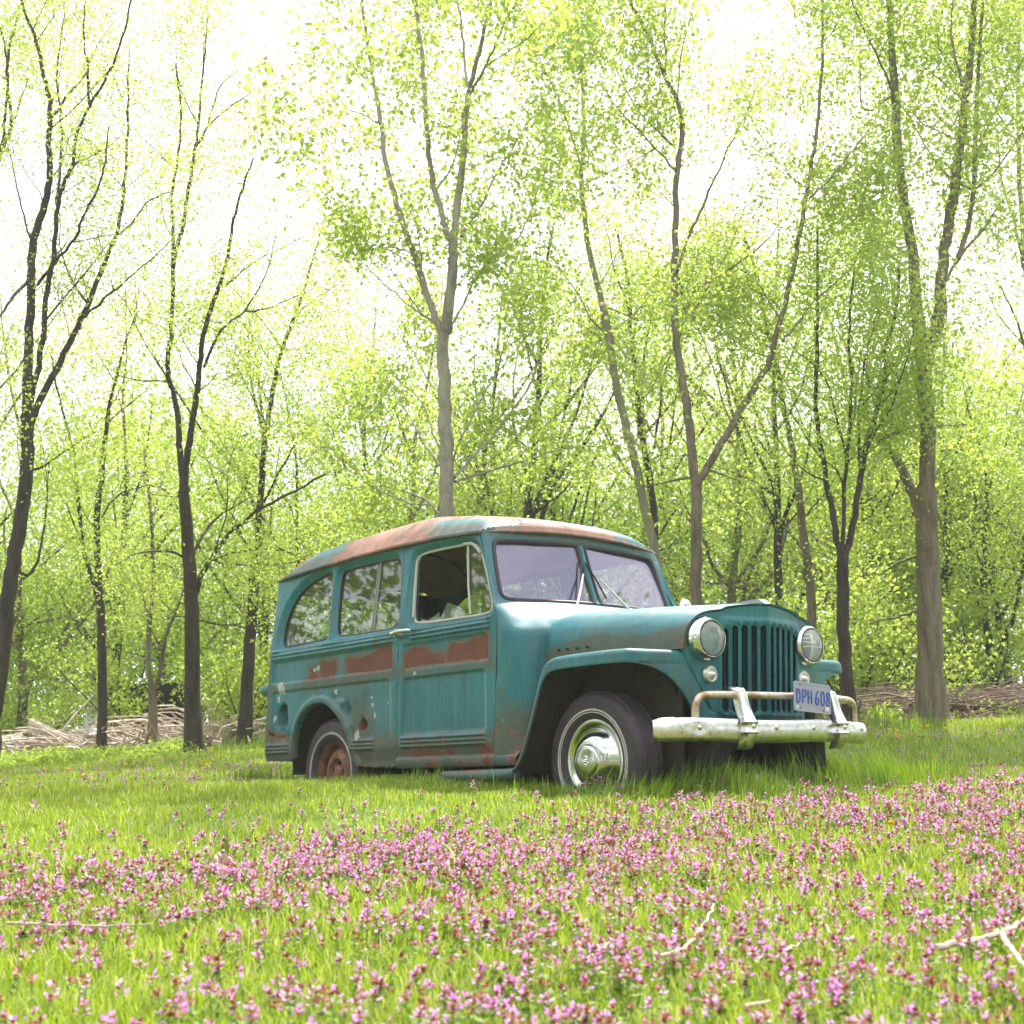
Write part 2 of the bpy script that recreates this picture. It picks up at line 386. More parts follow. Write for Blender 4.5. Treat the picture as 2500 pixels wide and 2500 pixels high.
quarter = np.vstack([[(x, float(topz(x))) for x in np.linspace(-1.826, -3.498, 30)], [(float(REARX(z)), z) for z in np.linspace(1.65, .43, 20)],
    [(-3.535, .396), (-3.15, .384), (-3.11, .392)], archP, [(-2.216, .336), (-1.90, .322), (-1.827, .33)], [(a-.004, b) for a, b in doorR[:-1]]])
doorPoly = np.vstack([doorR, [(x, float(topz(x))) for x in np.linspace(-1.7, -1.1, 8)], doorF])
qwin = chaikin([(-3.322, 1.203), (-3.34, 1.30), (-3.312, 1.42), (-3.24, 1.53), (-3.10, 1.625), (-2.90, 1.67), (-2.745, 1.684), (-2.727, 1.60), (-2.695, 1.27), (-2.70, 1.212), (-2.80, 1.205), (-3.24, 1.199)], 2)
mwin = chaikin([(-2.55, 1.205), (-2.592, 1.25), (-2.615, 1.45), (-2.622, 1.64), (-2.575, 1.677), (-2.25, 1.676), (-1.935, 1.672), (-1.882, 1.64), (-1.85, 1.40), (-1.825, 1.25), (-1.86, 1.203), (-2.2, 1.203)], 2)
dwin = chaikin([(-1.63, 1.205), (-1.672, 1.25), (-1.69, 1.45), (-1.70, 1.63), (-1.66, 1.662), (-1.35, 1.660), (-1.12, 1.650), (-1.045, 1.62), (-.975, 1.49), (-.885, 1.30), (-.862, 1.225), (-.90, 1.195), (-1.2, 1.20)], 2)
BEADS_T = (1.168, 1.142, 1.116); BEADS_L = (.502, .477, .452)
def bead(p, z0, x0, x1, hw=.0105, h=.012):
    x, z = p[:, 0], p[:, 1]; dx = np.maximum(np.maximum(x0-x, x-x1), 0); r = np.sqrt(dx**2+(z-z0)**2)
    return h*np.clip(1-(r/hw)**2, 0, 1)
ezl = [z0+k*.0043 for z0 in BEADS_T+BEADS_L for k in (-2, -1, 0, 1, 2)]+[.872, .878, .884, .927, .933, .939, .945, 1.087, 1.093, 1.099]
def reveal(p, win, wd=.045, dep=.03):
    s = np.maximum(sdf(p, win), 0); return -dep*(1-sm(0, wd, s))**1.0
pol = lambda fn, *a: np.array([fn(*q) for q in a])
rustA = [pol(z1, (1375, 905), (1480, 885), (1560, 868), (1632, 848), (1637, 1020), (1500, 1035), (1345, 1032), (1350, 960)),
         pol(z1, (1065, 1000), (1090, 955), (1170, 930), (1230, 950), (1262, 985), (1300, 955), (1332, 990), (1325, 1045), (1200, 1062), (1062, 1085))]
rustB = [pol(z1, (665, 1018), (750, 1000), (845, 985), (890, 945), (930, 932), (985, 925), (990, 1088), (830, 1108), (672, 1128)),
         pol(z1, (492, 1035), (600, 1020), (610, 1075), (590, 1135), (495, 1142), (470, 1160), (400, 1168), (430, 1120), (425, 1085), (465, 1065), (478, 1130), (492, 1120))]
oval = chaikin(pol(zr, (390, 368), (330, 420), (300, 520), (300, 735), (360, 790), (425, 760), (442, 600), (442, 460), (425, 385)), 2)
tear = pol(zr, (1452, 548), (1510, 625), (1515, 680), (1470, 745), (1392, 738), (1410, 640))
hole2 = pol(zr, (210, 745), (235, 770), (262, 800), (255, 822), (200, 826))
def side_base(x, z):
    y = sideY(z)
    y = y+.02*sm(.47, .36, z)                                       # tuck under
    r = .05; d = np.clip(r-(x-REARX(z)), 0, r); y = y+(r-np.sqrt(np.maximum(r*r-d*d, 0)))
    return y
def panel3(pts, off): 
    x, z = pts[:, 0], pts[:, 1]; return np.stack([x, side_base(x, z)-off, z], 1)
def h_quarter(p):
    h = np.zeros(len(p))
    for b in BEADS_T: h += bead(p, b, -3.42, -1.862)
    for b in BEADS_L: h += bead(p, b, -3.485, -3.18)+bead(p, b, -2.315, -2.09)
    h -= .010*(1-sm(-.008, .006, sdr(p, -3.415, -1.862, .937, 1.094, .025)))
    low = sdr(p, -3.413, -1.889, .30, .880, .03); h -= .009*(1-sm(-.008, .006, low))*sm(.40, .55, p[:, 1]+.0)
    h += reveal(p, qwin, .055, .036)+reveal(p, mwin, .05, .034)
    a = dist(p, archP, False); h += .022*(1-sm(.045, .062, a))*sm(-.002, .012, a)
    # crumpled metal around the arch
    x, z = p[:, 0], p[:, 1]
    for dx, dz, s1, s2, am in ((-2.40, .70, .04, .05, -.022), (-2.46, .76, .03, .02, .012), (-2.36, .60, .03, .03, .012), (-2.55, .80, .05, .02, -.010), (-3.27, .56, .04, .02, -.016), (-3.20, .60, .02, .03, .010), (-2.15, .75, .10, .08, -.008), (-3.33, .72, .04, .08, -.008)):
        h += am*np.exp(-((x-dx)**2/s1**2+(z-dz)**2/s2**2))
    h -= .06*(1-sm(-.018, .004, sdf(p, oval))); h -= .045*(1-sm(-.014, .002, sdf(p, tear))); h -= .04*(1-sm(-.004, .001, sdf(p, hole2)))
    return h
def h_door(p):
    h = np.zeros(len(p))
    for b in BEADS_T: h += bead(p, b, -1.65, -.856)
    for b in BEADS_L: h += bead(p, b, -1.765, -.915)
    h -= .010*(1-sm(-.008, .006, sdr(p, -1.738, -.872, .925, 1.083, .025))); h -= .010*(1-sm(-.008, .006, sdr(p, -1.745, -.905, .525, .872, .025)))
    h += reveal(p, dwin, .05, .034); return h
def rustmask(p, polys, soft=.04): 
    m = np.zeros(len(p))
    for q in polys: m = np.maximum(m, 1-sm(-soft, soft, sdf(p, q)))
    return m
def side_part(name, poly, holes, hf, rusts, gf, nm, label=None):
    T2, T, loops = sheet(poly, holes, .0125, ezl)
    h = hf(T2); V3 = panel3(T2, h); V, F = skirt(V3, T, loops, np.array([0, .024, 0]))
    r = np.maximum(rustmask(T2, rusts), .27*sm(.66, .40, T2[:, 1])+.09); g = gf(T2)+.55*np.exp(-np.min([np.maximum(sdf(T2, q_), 0)+.0*T2[:, 0] for q_ in rusts], axis=0)/.035); n = len(V)-len(T2)
    r = np.r_[r*.9, np.concatenate([r[l]*.9 for l in loops])]; g = np.r_[g, np.concatenate([g[l] for l in loops])]
    out = []; pl = np.zeros(len(T2))
    for (px_, py_, rad) in ((235, 1212, .055), (250, 1225, .05), (480, 1080, .03), (455, 1095, .02), (600, 1250, .03), (745, 1530, .05), (835, 1275, .02), (840, 1330, .02), (860, 1400, .03), (190, 1420, .035), (215, 1290, .03), (985, 1300, .015), (1140, 1115, .02)):
        q_ = z1(px_, py_); pl = np.maximum(pl, np.exp(-((T2-np.array(q_))**2).sum(1)/rad**2))
    pl = np.r_[pl, np.concatenate([pl[l] for l in loops])]
    for mir in (False, True):
        VV, FF = (V*[1, -1, 1], F) if mir else (V, [f[::-1] for f in F])
        # near side: (x,z) ccw seen from -y has outward normal -y
        if not mir: FF = F
        else: FF = [f[::-1] for f in F]
        me = mkmesh(nm, VV, FF, PAINT, True, {'rust': r, 'grime': g, 'pale': pl})
        try: me.set_sharp_from_angle(angle=math.radians(50))
        except Exception: pass
        out.append(me)
    return out
def gq(p):
    x, z = p[:, 0], p[:, 1]
    g = .22+.5*sm(.62, .42, z)+.35*np.exp(-((x+2.25)**2/.05+(z-.68)**2/.03))+.35*sm(-3.36, -3.50, x)*sm(1.6, 1.0, z)+.3*np.exp(-((z-.905)**2/.0012))
    return g+.25*np.exp(-(dist(p, archP, False)/.06)**2)
def gd(p):
    x, z = p[:, 0], p[:, 1]; return .14+.40*sm(.62, .45, z)+.22*np.exp(-((z-.90)**2/.002))
quarterP = rustB+[tear, pol(zr, (195, 740), (300, 790), (520, 860), (480, 885), (180, 830)), pol(zr, (1640, 350+1000), (1700, 1100), (1720, 1100), (1660, 1220))]
bodyM = side_part('body', quarter, [qwin, mwin], h_quarter, quarterP, gq, 'body_side')
body = obj('body', bodyM[0], car)
body_far = obj('body_side', bodyM[1], body)
doorM = side_part('door', doorPoly, [dwin], h_door, rustA+[pol(z1, (1045, 1640), (1250, 1625), (1420, 1625), (1420, 1665), (1100, 1690)), pol(z1, (1540, 1620), (1650, 1600), (1655, 1665), (1560, 1665))], gd, 'door')
doors = [obj('door', doorM[0], car, 'door with bare brown rust patches below its broken window'), obj('door', doorM[1], car)]

def wear(o, rust, grime):
    for k, v in (('rust', rust), ('grime', grime)):
        at = o.data.attributes.new(k, 'FLOAT', 'POINT'); at.data.foreach_set('value', np.full(len(o.data.vertices), v, np.float32))
    return o
# sill, rear corner returns, tailgate wall
for sgn in (1, -1):
    b = MB(); xs = np.linspace(-1.822, -.62, 30)
    G = [[(x, -.765+.0, .40), (x, -.795, .372), (x, -.798, .345), (x, -.785, .322), (x, -.74, .318)] for x in xs]
    b.grid(np.array(G)[:, ::-1]); wear(b.build('sill', PAINT, body, mirror=(sgn < 0)), .40, .6)
    b = MB(); b.tube([(-1.27, -.845, .262), (-1.22, -.85, .268), (-.9, -.853, .268), (-.62, -.855, .270), (-.56, -.85, .28)], [.012, .030, .034, .034, .03], 12)
    if sgn > 0: wear(b.build('step', PAINT, body), .36, .55)
b = MB(); ring = []
zz = np.linspace(.40, 1.69, 30)
# rear wall with a window opening
Yt = lambda z: -(sideY(z)+.05)
rearpoly = np.array([(-Yt(z), z) for z in np.linspace(.40, 1.69, 14)]+[(Yt(z), z) for z in np.linspace(1.69, .40, 14)])[::-1]
T2, T, loops = sheet(rearpoly, [rrect(-.58, .58, 1.20, 1.62, .06)], .05)
V = np.stack([REARX(T2[:, 1])-.0+.0*T2[:, 0], T2[:, 0], T2[:, 1]], 1); V, F = skirt(V, T, loops, np.array([.02, 0, 0]))
obj('tailgate', mkmesh('tailgate', V, F, PAINT, True, {'grime': np.full(len(V), .5), 'rust': np.zeros(len(V))}), car)
# lift glass propped open at the rear
a = math.radians(17); ex = (0, 1, 0); ey = (-math.sin(a), 0, -math.cos(a)); ez = (-math.cos(a), 0, math.sin(a)); hc = (-3.505, 0, 1.665)
o_, i_ = rrect(-.62, .62, 0, .47, .05), rrect(-.56, .56, .05, .42, .04)
b = MB()
Vf = [np.array(hc)+np.array(ex)*p[0]+np.array(ey)*p[1] for p in o_]; Vi = [np.array(hc)+np.array(ex)*p[0]+np.array(ey)*p[1] for p in i_]
n = len(o_); off = np.array(ez)*.028
VV = np.array(Vf+Vi+[v+off for v in Vf]+[v+off for v in Vi])
FF = []
for i in range(n):
    j = (i+1) % n
    FF += [(i, j, n+j, n+i), (2*n+i, 3*n+i, 3*n+j, 2*n+j), (i, 2*n+i, 2*n+j, j), (n+i, n+j, 3*n+j, 3*n+i)]
b.add(VV, FF); lg = b.build('liftgate', INTD, car, smooth=False)
b = MB(); b.prism(rrect(-.57, .57, .04, .43, .04), np.array(hc)+off*.4, ex, ey, ez, .004); b.build('glass', GLASS, lg, smooth=False)

# roof -------------------------------------------------------------
RX0, RX1 = -3.515, -.93
def roof_z(x, y):
    zg = topz(np.clip(x, -3.5, -1.0)); t = np.clip(np.abs(y)/.738, 0, 1)
    crown = .235*(1-t**(4.2+4*np.clip((x+1.9)/.97, 0, 1)))
    tf = np.clip((x+1.9)/.97, 0, 1); br = np.clip((x-(roof_front(y)-.16))/.16, 0, 1)
    ends = (1-np.clip((-3.05-x)/.47, 0, 1)**3.2)*(1-.74*tf**1.1)*np.sqrt(np.maximum(1-br**2.2, 0))
    return zg+.040*(1-(t/.98)**2)*sm(-1.7, -1.0, x)+crown*np.clip(ends, 0, 1)+.012
def roof_front(y): return RX1-.075*(np.abs(y)/.74)**2.6
def roof_rear(y): return RX0+.05*(np.abs(y)/.74)**3
nx, ny = 110, 70
ty = np.sin(np.linspace(-math.pi/2, math.pi/2, ny)); Y = .744*ty
tx = np.linspace(0, 1, nx); tx = .5-.5*np.cos(math.pi*tx)*1.0; tx = .6*tx+.4*np.linspace(0, 1, nx); tx = np.sort(np.r_[tx, .975, .985, .992, .997]); nx = len(tx)
G = np.zeros((nx, ny, 3))
for i, t in enumerate(tx):
    xx = roof_rear(Y)+(roof_front(Y)-roof_rear(Y))*t; yw = Y*(1-.03*(1-min(1, t/.1))**2)
    zc = roof_z(xx, Y)
    G[i] = np.stack([xx, yw, zc], 1)
# front edge: bulging brow over the windshield
b = MB(); rim = np.concatenate([G[0, :], G[1:, -1], G[-1, ::-1][1:], G[::-1, 0][1:-1]])
nr = len(rim); c0 = rim.mean(0)
b.grid(G.transpose(1, 0, 2)[::1])
out_ = rim.copy(); dirv = rim-c0; dirv[:, 2] = 0; dirv /= np.linalg.norm(dirv, axis=1)[:, None]
pr = [rim, rim+dirv*.010+[0, 0, -.012], rim+dirv*.010+[0, 0, -.022], rim-dirv*.02+[0, 0, -.024], rim-dirv*.04+[0, 0, -.02]]
R_ = np.array(pr); RV = R_.reshape(-1, 3); RF = [(k*nr+i, k*nr+(i+1) % nr, (k+1)*nr+(i+1) % nr, (k+1)*nr+i) for k in range(4) for i in range(nr)]
roofV = np.concatenate(b.V); 
xy = roofV
def roof_rust(V):
    x, y, z = V.T; e = sm(.35, .74, np.abs(y))
    r = .58+.10*sm(.5, .1, np.abs(y))
    r = r-.36*np.exp(-((x+1.25)**2/.08))*sm(.50, .66, np.abs(y))      # teal left at the front corner
    r = r-.45*np.exp(-((x+2.95)**2/.045))*sm(.50, .64, np.abs(y))
    r = r-.42*np.exp(-((x+1.02)**2/.004))*sm(.55, .35, np.abs(y-.15))
    r = r-.30*sm(-3.2, -3.4, x)
    return r
rr = np.r_[roof_rust(roofV), roof_rust(RV)]; gg = np.r_[.25+.75*sm(.63, .72, np.abs(roofV[:, 1])), np.full(len(RV), 1.0)]
nv = len(roofV)
me = mkmesh('roof', np.vstack([roofV, RV]), b.F+[tuple(nv+i for i in f) for f in RF], ROOFP, True, {'rust': rr, 'grime': gg})
roof = obj('roof', me, car)
b = MB(); G2 = G.copy(); G2[..., 2] -= .05; G2[..., 1] *= .93; b.grid(G2[3:-3, 2:-2]); b.build('headliner', TRIM, roof)
for x in (-2.9, -2.3, -1.75, -1.3):
    b = MB(); b.tube([(x, y*.92, float(roof_z(x, y))-.062) for y in np.linspace(-.66, .66, 24)], .006, 6); b.build('headliner_seam', DARKM, roof)

# front body: cowl and windshield frame ------------------------------
# plan curves (x, y) from the centre line to the door edge; y negative = near side
KN = {.374: [(-.50, 0), (-.51, -.3), (-.53, -.5), (-.555, -.63), (-.585, -.70), (-.63, -.752), (-.71, -.785), (-.829, -.79)],
      .72: [(-.51, 0), (-.54, -.3), (-.56, -.52), (-.575, -.635), (-.595, -.70), (-.635, -.752), (-.70, -.783), (-.808, -.79)],
      .88: [(-.52, 0), (-.55, -.3), (-.57, -.55), (-.585, -.64), (-.60, -.70), (-.635, -.752), (-.69, -.78), (-.786, -.79)],
      1.06: [(-.52, 0), (-.55, -.3), (-.57, -.55), (-.60, -.64), (-.62, -.70), (-.65, -.75), (-.70, -.778), (-.782, -.79)],
      1.14: [(-.56, 0), (-.57, -.3), (-.605, -.51), (-.64, -.61), (-.672, -.68), (-.705, -.732), (-.742, -.769), (-.780, -.79)],
      1.21: [(-.62, 0), (-.64, -.3), (-.68, -.50), (-.712, -.60), (-.742, -.665), (-.765, -.715), (-.785, -.757), (-.797, -.786)],
      1.255: [(-.70, 0), (-.715, -.3), (-.755, -.50), (-.782, -.60), (-.800, -.66), (-.812, -.71), (-.820, -.752), (-.821, -.780)],
      1.29: [(-.785, 0), (-.80, -.3), (-.828, -.50), (-.842, -.62), (-.848, -.675), (-.852, -.72), (-.850, -.755), (-.840, -.776)],
      1.34: [(-.812, 0), (-.83, -.3), (-.85, -.50), (-.862, -.63), (-.868, -.675), (-.872, -.715), (-.872, -.752), (-.860, -.773)],
      1.76: [(-.955, 0), (-.965, -.3), (-.98, -.48), (-.988, -.60), (-.992, -.64), (-1.000, -.68), (-1.008, -.71), (-1.022, -.7235)]}
kz = sorted(KN); KA = np.array([KN[z] for z in kz]); ks = np.linspace(0, 1, 8)
def catmull(xk, Yk, x):
    """monotone-ish cubic interpolation, Yk (n, m)"""
    x = np.atleast_1d(x); xk = np.array(xk, float); d = np.diff(Yk, axis=0)/np.diff(xk)[:, None]
    mm = np.zeros_like(Yk); mm[1:-1] = np.where(d[:-1]*d[1:] > 0, 2*d[:-1]*d[1:]/(d[:-1]+d[1:]+1e-12), 0); mm[0] = d[0]; mm[-1] = d[-1]
    i = np.clip(np.searchsorted(xk, x)-1, 0, len(xk)-2); h = (xk[i+1]-xk[i])[:, None]; t = ((x-xk[i])[:, None])/h
    return (2*t**3-3*t**2+1)*Yk[i]+(t**3-2*t**2+t)*h*mm[i]+(-2*t**3+3*t**2)*Yk[i+1]+(t**3-t**2)*h*mm[i+1]
def front_xy(s, z):
    s = np.atleast_1d(s); z = np.broadcast_to(z, s.shape).astype(float); sa = np.abs(s)
    A = catmull(kz, KA.reshape(len(kz), -1), z).reshape(-1, 8, 2); out = np.zeros((len(s), 2))
    i = np.clip((sa*7).astype(int), 0, 6); t = sa*7-i; idx = np.arange(len(s))
    p0 = A[idx, np.maximum(i-1, 0)]; p1 = A[idx, i]; p2 = A[idx, i+1]; p3 = A[idx, np.minimum(i+2, 7)]
    m0 = i == 0; p0[m0] = p2[m0]*[1, -1]*1.0
    t = t[:, None]; out = .5*((2*p1)+(-p0+p2)*t+(2*p0-5*p1+4*p2-p3)*t*t+(-p0+3*p1-3*p2+p3)*t**3)
    out[:, 1] *= np.where(s < 0, 1, -1); return out       # s<0 : near side (y negative)
def s_of(y, z):
    ss = np.linspace(0, 1, 400); yy = -front_xy(-ss, np.full(400, z))[:, 1]; k = np.searchsorted(np.maximum.accumulate(yy), abs(y)); return math.copysign(ss[min(k, 399)], y)
wo = chaikin([(-.60, 1.655), (-.655, 1.645), (-.672, 1.59), (-.690, 1.36), (-.690, 1.30), (-.655, 1.275), (-.3, 1.281), (0, 1.285), (.3, 1.281), (.655, 1.275), (.690, 1.30), (.690, 1.36), (.672, 1.59), (.655, 1.645), (.60, 1.655), (.3, 1.668), (0, 1.672), (-.3, 1.668)], 2)
wos = np.array([(s_of(y, z), z) for y, z in resamp(wo, .02)])
zc_ = np.r_[np.linspace(.376, 1.16, 40), np.linspace(1.18, 1.712, 46)]
outer = np.vstack([[(s, .376) for s in np.linspace(-1, 1, 60)], [(1, z) for z in zc_[1:]], [(s, 1.712+.038*(1-s*s)) for s in np.linspace(1, -1, 60)[1:]], [(-1, z) for z in zc_[::-1][1:-1]]])
T2, T, loops = sheet(outer, [wos], .02, np.arange(1.15, 1.36, .01))
xyv = front_xy(T2[:, 0], T2[:, 1]); V3 = np.stack([xyv[:, 0], xyv[:, 1], T2[:, 1]], 1)
# soften the edge of the windshield opening
yz = V3[:, 1:]; dd = np.maximum(sdf(yz, wo), 0); V3[:, 0] -= .016*(1-sm(0, .02, dd))
V, F = skirt(V3, T, loops[1:], np.array([-.02, 0, 0]))
zz_ = V[:, 2]; yy_ = np.abs(V[:, 1])
g = .28+.55*sm(.80, .45, zz_)*sm(.6, .75, yy_)+.3*sm(1.66, 1.70, zz_); r = .28*np.exp(-((zz_-1.215)**2/.0009))*sm(.75, .5, yy_)+.33*sm(1.0, .45, zz_)*sm(.5, .7, yy_)+.25*sm(1.40, 1.6, zz_)*np.exp(-((yy_-.70)**2/.0006))
cowl = obj('cowl', mkmesh('cowl', V, F, PAINT, True, {'rust': r, 'grime': g}), car)

# windshield panes, seal, divider
def wsx(y, z, dx=0.): 
    y = np.atleast_1d(y); z = np.broadcast_to(z, y.shape)
    return np.array([front_xy(np.array([s_of(a, float(b_))]), float(b_))[0, 0] for a, b_ in zip(y, z)])+dx
wr = resamp(wo, .03); wx = wsx(wr[:, 0], wr[:, 1], -.012); loop3 = np.stack([wx, wr[:, 0], wr[:, 1]], 1)
b = MB(); lp = np.vstack([loop3, loop3[:2]]); b.tube(lp, .016, 8, cap=False); ws_ = b.build('windshield', SEAL, car)
for sg in (-1, 1):
    pp = [(y*sg, z) for y, z in [(.004, 1.285), (.3, 1.281), (.655, 1.277), (.688, 1.30), (.688, 1.36), (.670, 1.59), (.652, 1.643), (.60, 1.653), (.3, 1.666), (.004, 1.67)]]
    pc = np.array(pp); A_ = np.c_[pc, np.ones(len(pc))]; xx = wsx(pc[:, 0], pc[:, 1], -.016); co = np.linalg.lstsq(A_, xx, rcond=None)[0]
    V = np.c_[A_@co, pc]; V2 = V+np.array([-.005, 0, 0]); n = len(V)
    me = mkmesh('pane', np.vstack([V, V2]), [tuple(range(n)), tuple(range(n, 2*n))[::-1]]+[(i, (i+1) % n, n+(i+1) % n, n+i) for i in range(n)], WGLASS, False)
    obj('pane', me, ws_)
dz_ = np.linspace(1.285, 1.672, 12); dvx = wsx(np.zeros(12)+.001, dz_, .0)
b = MB()
for k in range(11):
    pass
G = np.array([[(x-.014, -.022, z), (x-.002, -.020, z), (x+.010, -.010, z), (x+.012, .010, z), (x-.002, .022, z), (x-.014, .022, z)] for x, z in zip(dvx, dz_)])
b.grid(G[:, ::-1]); b.build('divider', PAINT, ws_)
for yy in (-.030, .030): b = MB(); b.tube([(x+.004, yy, z) for x, z in zip(dvx, dz_)], .009, 6); b.build('seal', SEAL, ws_)
WIPM = simple('wiper_metal', (.62, .60, .58), .35, .2)
def wip(piv, elb, b0, b1, side):
    bx = lambda y, z: float(wsx([y], z)[0])
    g3 = lambda q, o: (bx(q[0], max(1.29, q[1]))+o+(0.03 if q[1] < 1.29 else 0), q[0], q[1])
    m = MB(); m.tube([g3(piv, .045), g3(((piv[0]+elb[0])/2, (piv[1]+elb[1])/2), .055), g3(elb, .040)], [.009, .008, .006], 6)
    m.lathe([(.0, .02), (.014, .018), (.018, 0), (.018, -.03)], g3(piv, .04), (.8, 0, .6), 14)
    o = m.build('wiper', WIPM, ws_)
    return o, g3(b0, .018), g3(b1, .014)
for q in (((-.234, 1.228), (-.073, 1.474), (-.036, 1.575), (-.130, 1.33)), ((.224, 1.250), (.055, 1.455), (-.005, 1.558), (.090, 1.329))):
    o, a_, b_ = wip(*q, 1)
    m = MB(); m.tube([a_, ((a_[0]+b_[0])/2+.004, (a_[1]+b_[1])/2, (a_[2]+b_[2])/2), b_], .006, 6); m.build('blade', SEAL, o)

# hood ---------------------------------------------------------------
FXc = lambda y, z: .545-.21*np.abs(y)+.065*(z-.80)
secF = np.array([(0, 1.143), (-.10, 1.140), (-.20, 1.130), (-.28, 1.118), (-.296, 1.110), (-.312, 1.102), (-.40, 1.092), (-.455, 1.072), (-.50, 1.036), (-.528, .99), (-.540, .94), (-.545, .89)])
secR = np.array([(0, 1.212), (-.12, 1.210), (-.24, 1.202), (-.34, 1.192), (-.375, 1.185), (-.40, 1.178), (-.47, 1.160), (-.525, 1.130), (-.570, 1.085), (-.595, 1.03), (-.603, .96), (-.605, .89)])
def dens(sec, n=44):
    q = chaikin(sec, 1, False); return resamp(q, 1, False) if False else np.stack([np.interp(np.linspace(0, 1, n), np.linspace(0, 1, len(q)), q[:, k]) for k in (0, 1)], 1)
sF, sR = dens(secF), dens(secR); sF = np.vstack([sF[::-1], (sF*[-1, 1])[1:]]); sR = np.vstack([sR[::-1], (sR*[-1, 1])[1:]])
nt_ = 40; G = []
for i in range(nt_):
    t = i/(nt_-1); sec = sR*(1-t)+sF*t; sec = sec.copy(); sec[:, 1] += .010*math.sin(math.pi*t)
    xr = -.60+0*sec[:, 0]; xf = FXc(sec[:, 0], sec[:, 1])+.006
    G.append(np.stack([xr+(xf-xr)*t, sec[:, 0], sec[:, 1]], 1))
G = np.array(G); b = MB(); b.grid(G.transpose(1, 0, 2)); V = np.concatenate(b.V); F = b.F
nr_, nc_ = G.shape[1], G.shape[0]
edge = G[-1]; ctr = np.array([0, 0, .9]); inn = edge+(ctr-edge)*[0, .03, .03]; nV = len(V)     # front lip turned under
V = np.vstack([V, edge+[.004, 0, 0], inn+[.002, 0, 0], inn+[-.03, 0, 0]]); k = len(edge)
for a_ in range(2): F += [(nV+a_*k+i, nV+a_*k+i+1, nV+(a_+1)*k+i+1, nV+(a_+1)*k+i) for i in range(k-1)]
z_ = V[:, 2]; x_ = V[:, 0]
g = .30+.62*sm(1.03, .965, z_+.015*np.sin(x_*9)) ; g = g-.25*sm(-.35, -.55, x_)
hood = obj('hood', mkmesh('hood', V, F, PAINT, True, {'rust': .30*sm(1.02, .93, z_)*sm(-.5, 0, x_), 'grime': g}), car)
b = MB(); W_ = .035
for s in (0,): 
    Vw = [(-.02, -W_, 1.168), (-.02, W_, 1.168), (.545, W_, 1.150), (.545, -W_, 1.150), (.52, -W_*.9, 1.172), (.52, W_*.9, 1.172), (.568, W_*.8, 1.140), (.568, -W_*.8, 1.140), (-.02, -W_, 1.14), (-.02, W_, 1.14)]
    b.add(Vw, [(0, 4, 5, 1), (4, 7, 6, 5), (0, 8, 7, 4), (1, 5, 6, 9), (8, 9, 6, 7), (0, 1, 9, 8)])
b.build('hood_ornament', simple('faded_ornament', (.42, .38, .42), .35, .3), hood, smooth=False)
b = MB()
for q in ((605, 958), (660, 952), (725, 945), (795, 938)):
    b = MB(); c = S(1150+(q[0]-10)*.3623, 1240+q[1]*.3623, -.595); b.lathe([(0, .004), (.007, .004), (.007, -.01)], (c[0], -.601, c[1]), (0, -1, 0), 10); b.build('bolt_hole', DARKM, hood)

# grille panel ------------------------------------------------------
pan = np.array([(-.535, .895), (-.532, .94), (-.52, .985), (-.493, 1.028), (-.45, 1.062), (-.40, 1.080), (-.31, 1.093), (-.28, 1.106), (-.20, 1.120), (-.10, 1.131), (0, 1.134)])
side_ = np.array([(-.528, .87), (-.50, .81), (-.43, .69), (-.36, .58), (-.345, .53), (-.345, .50)])
half = np.vstack([side_[::-1], pan]); poly = np.vstack([half, (half*[-1, 1])[::-1][1:]]); poly = poly[::-1]
sy = [.034, .095, .155, .216, .277]; slots = []
for k, y in enumerate(sy):
    for sg in (-1, 1):
        top = 1.028-.10*(y-.03)**2*2 - (.012 if k == 4 else 0); slots.append(rrect(sg*y-.0195, sg*y+.0195, .572, top, .019, 5))
ezs = np.arange(.5, 1.13, .008)
T2, T, loops = sheet(poly, slots, .011)
x = FXc(T2[:, 0], T2[:, 1])
ds = np.full(len(T2), 1e9)
for s_ in slots: ds = np.minimum(ds, np.maximum(sdf(T2, s_), 0))
x -= .016*(1-sm(0, .013, ds)); x += .006*sm(.02, .0, np.abs(T2[:, 0]))*0
big = sdr(T2, -.312, .312, .545, 1.06, .03); x += .012*(1-sm(-.012, .012, big))
V3 = np.stack([x, T2[:, 0], T2[:, 1]], 1); V, F = skirt(V3, T, loops, np.array([-.028, 0, 0]))
g = .05+.25*sm(.62, .52, V[:, 2])
grille = obj('grille', mkmesh('grille', V, F, PAINT, True, {'rust': .12*sm(.9, .7, V[:, 2]), 'grime': g}), car)
b = MB(); b.box((.36, 0, .78), (.05, .62, .50)); b.box((.40, 0, 1.0), (.05, .6, .03)); b.box((.40, 0, .93), (.02, .6, .012)); b.build('radiator', DARKM, grille, smooth=False)

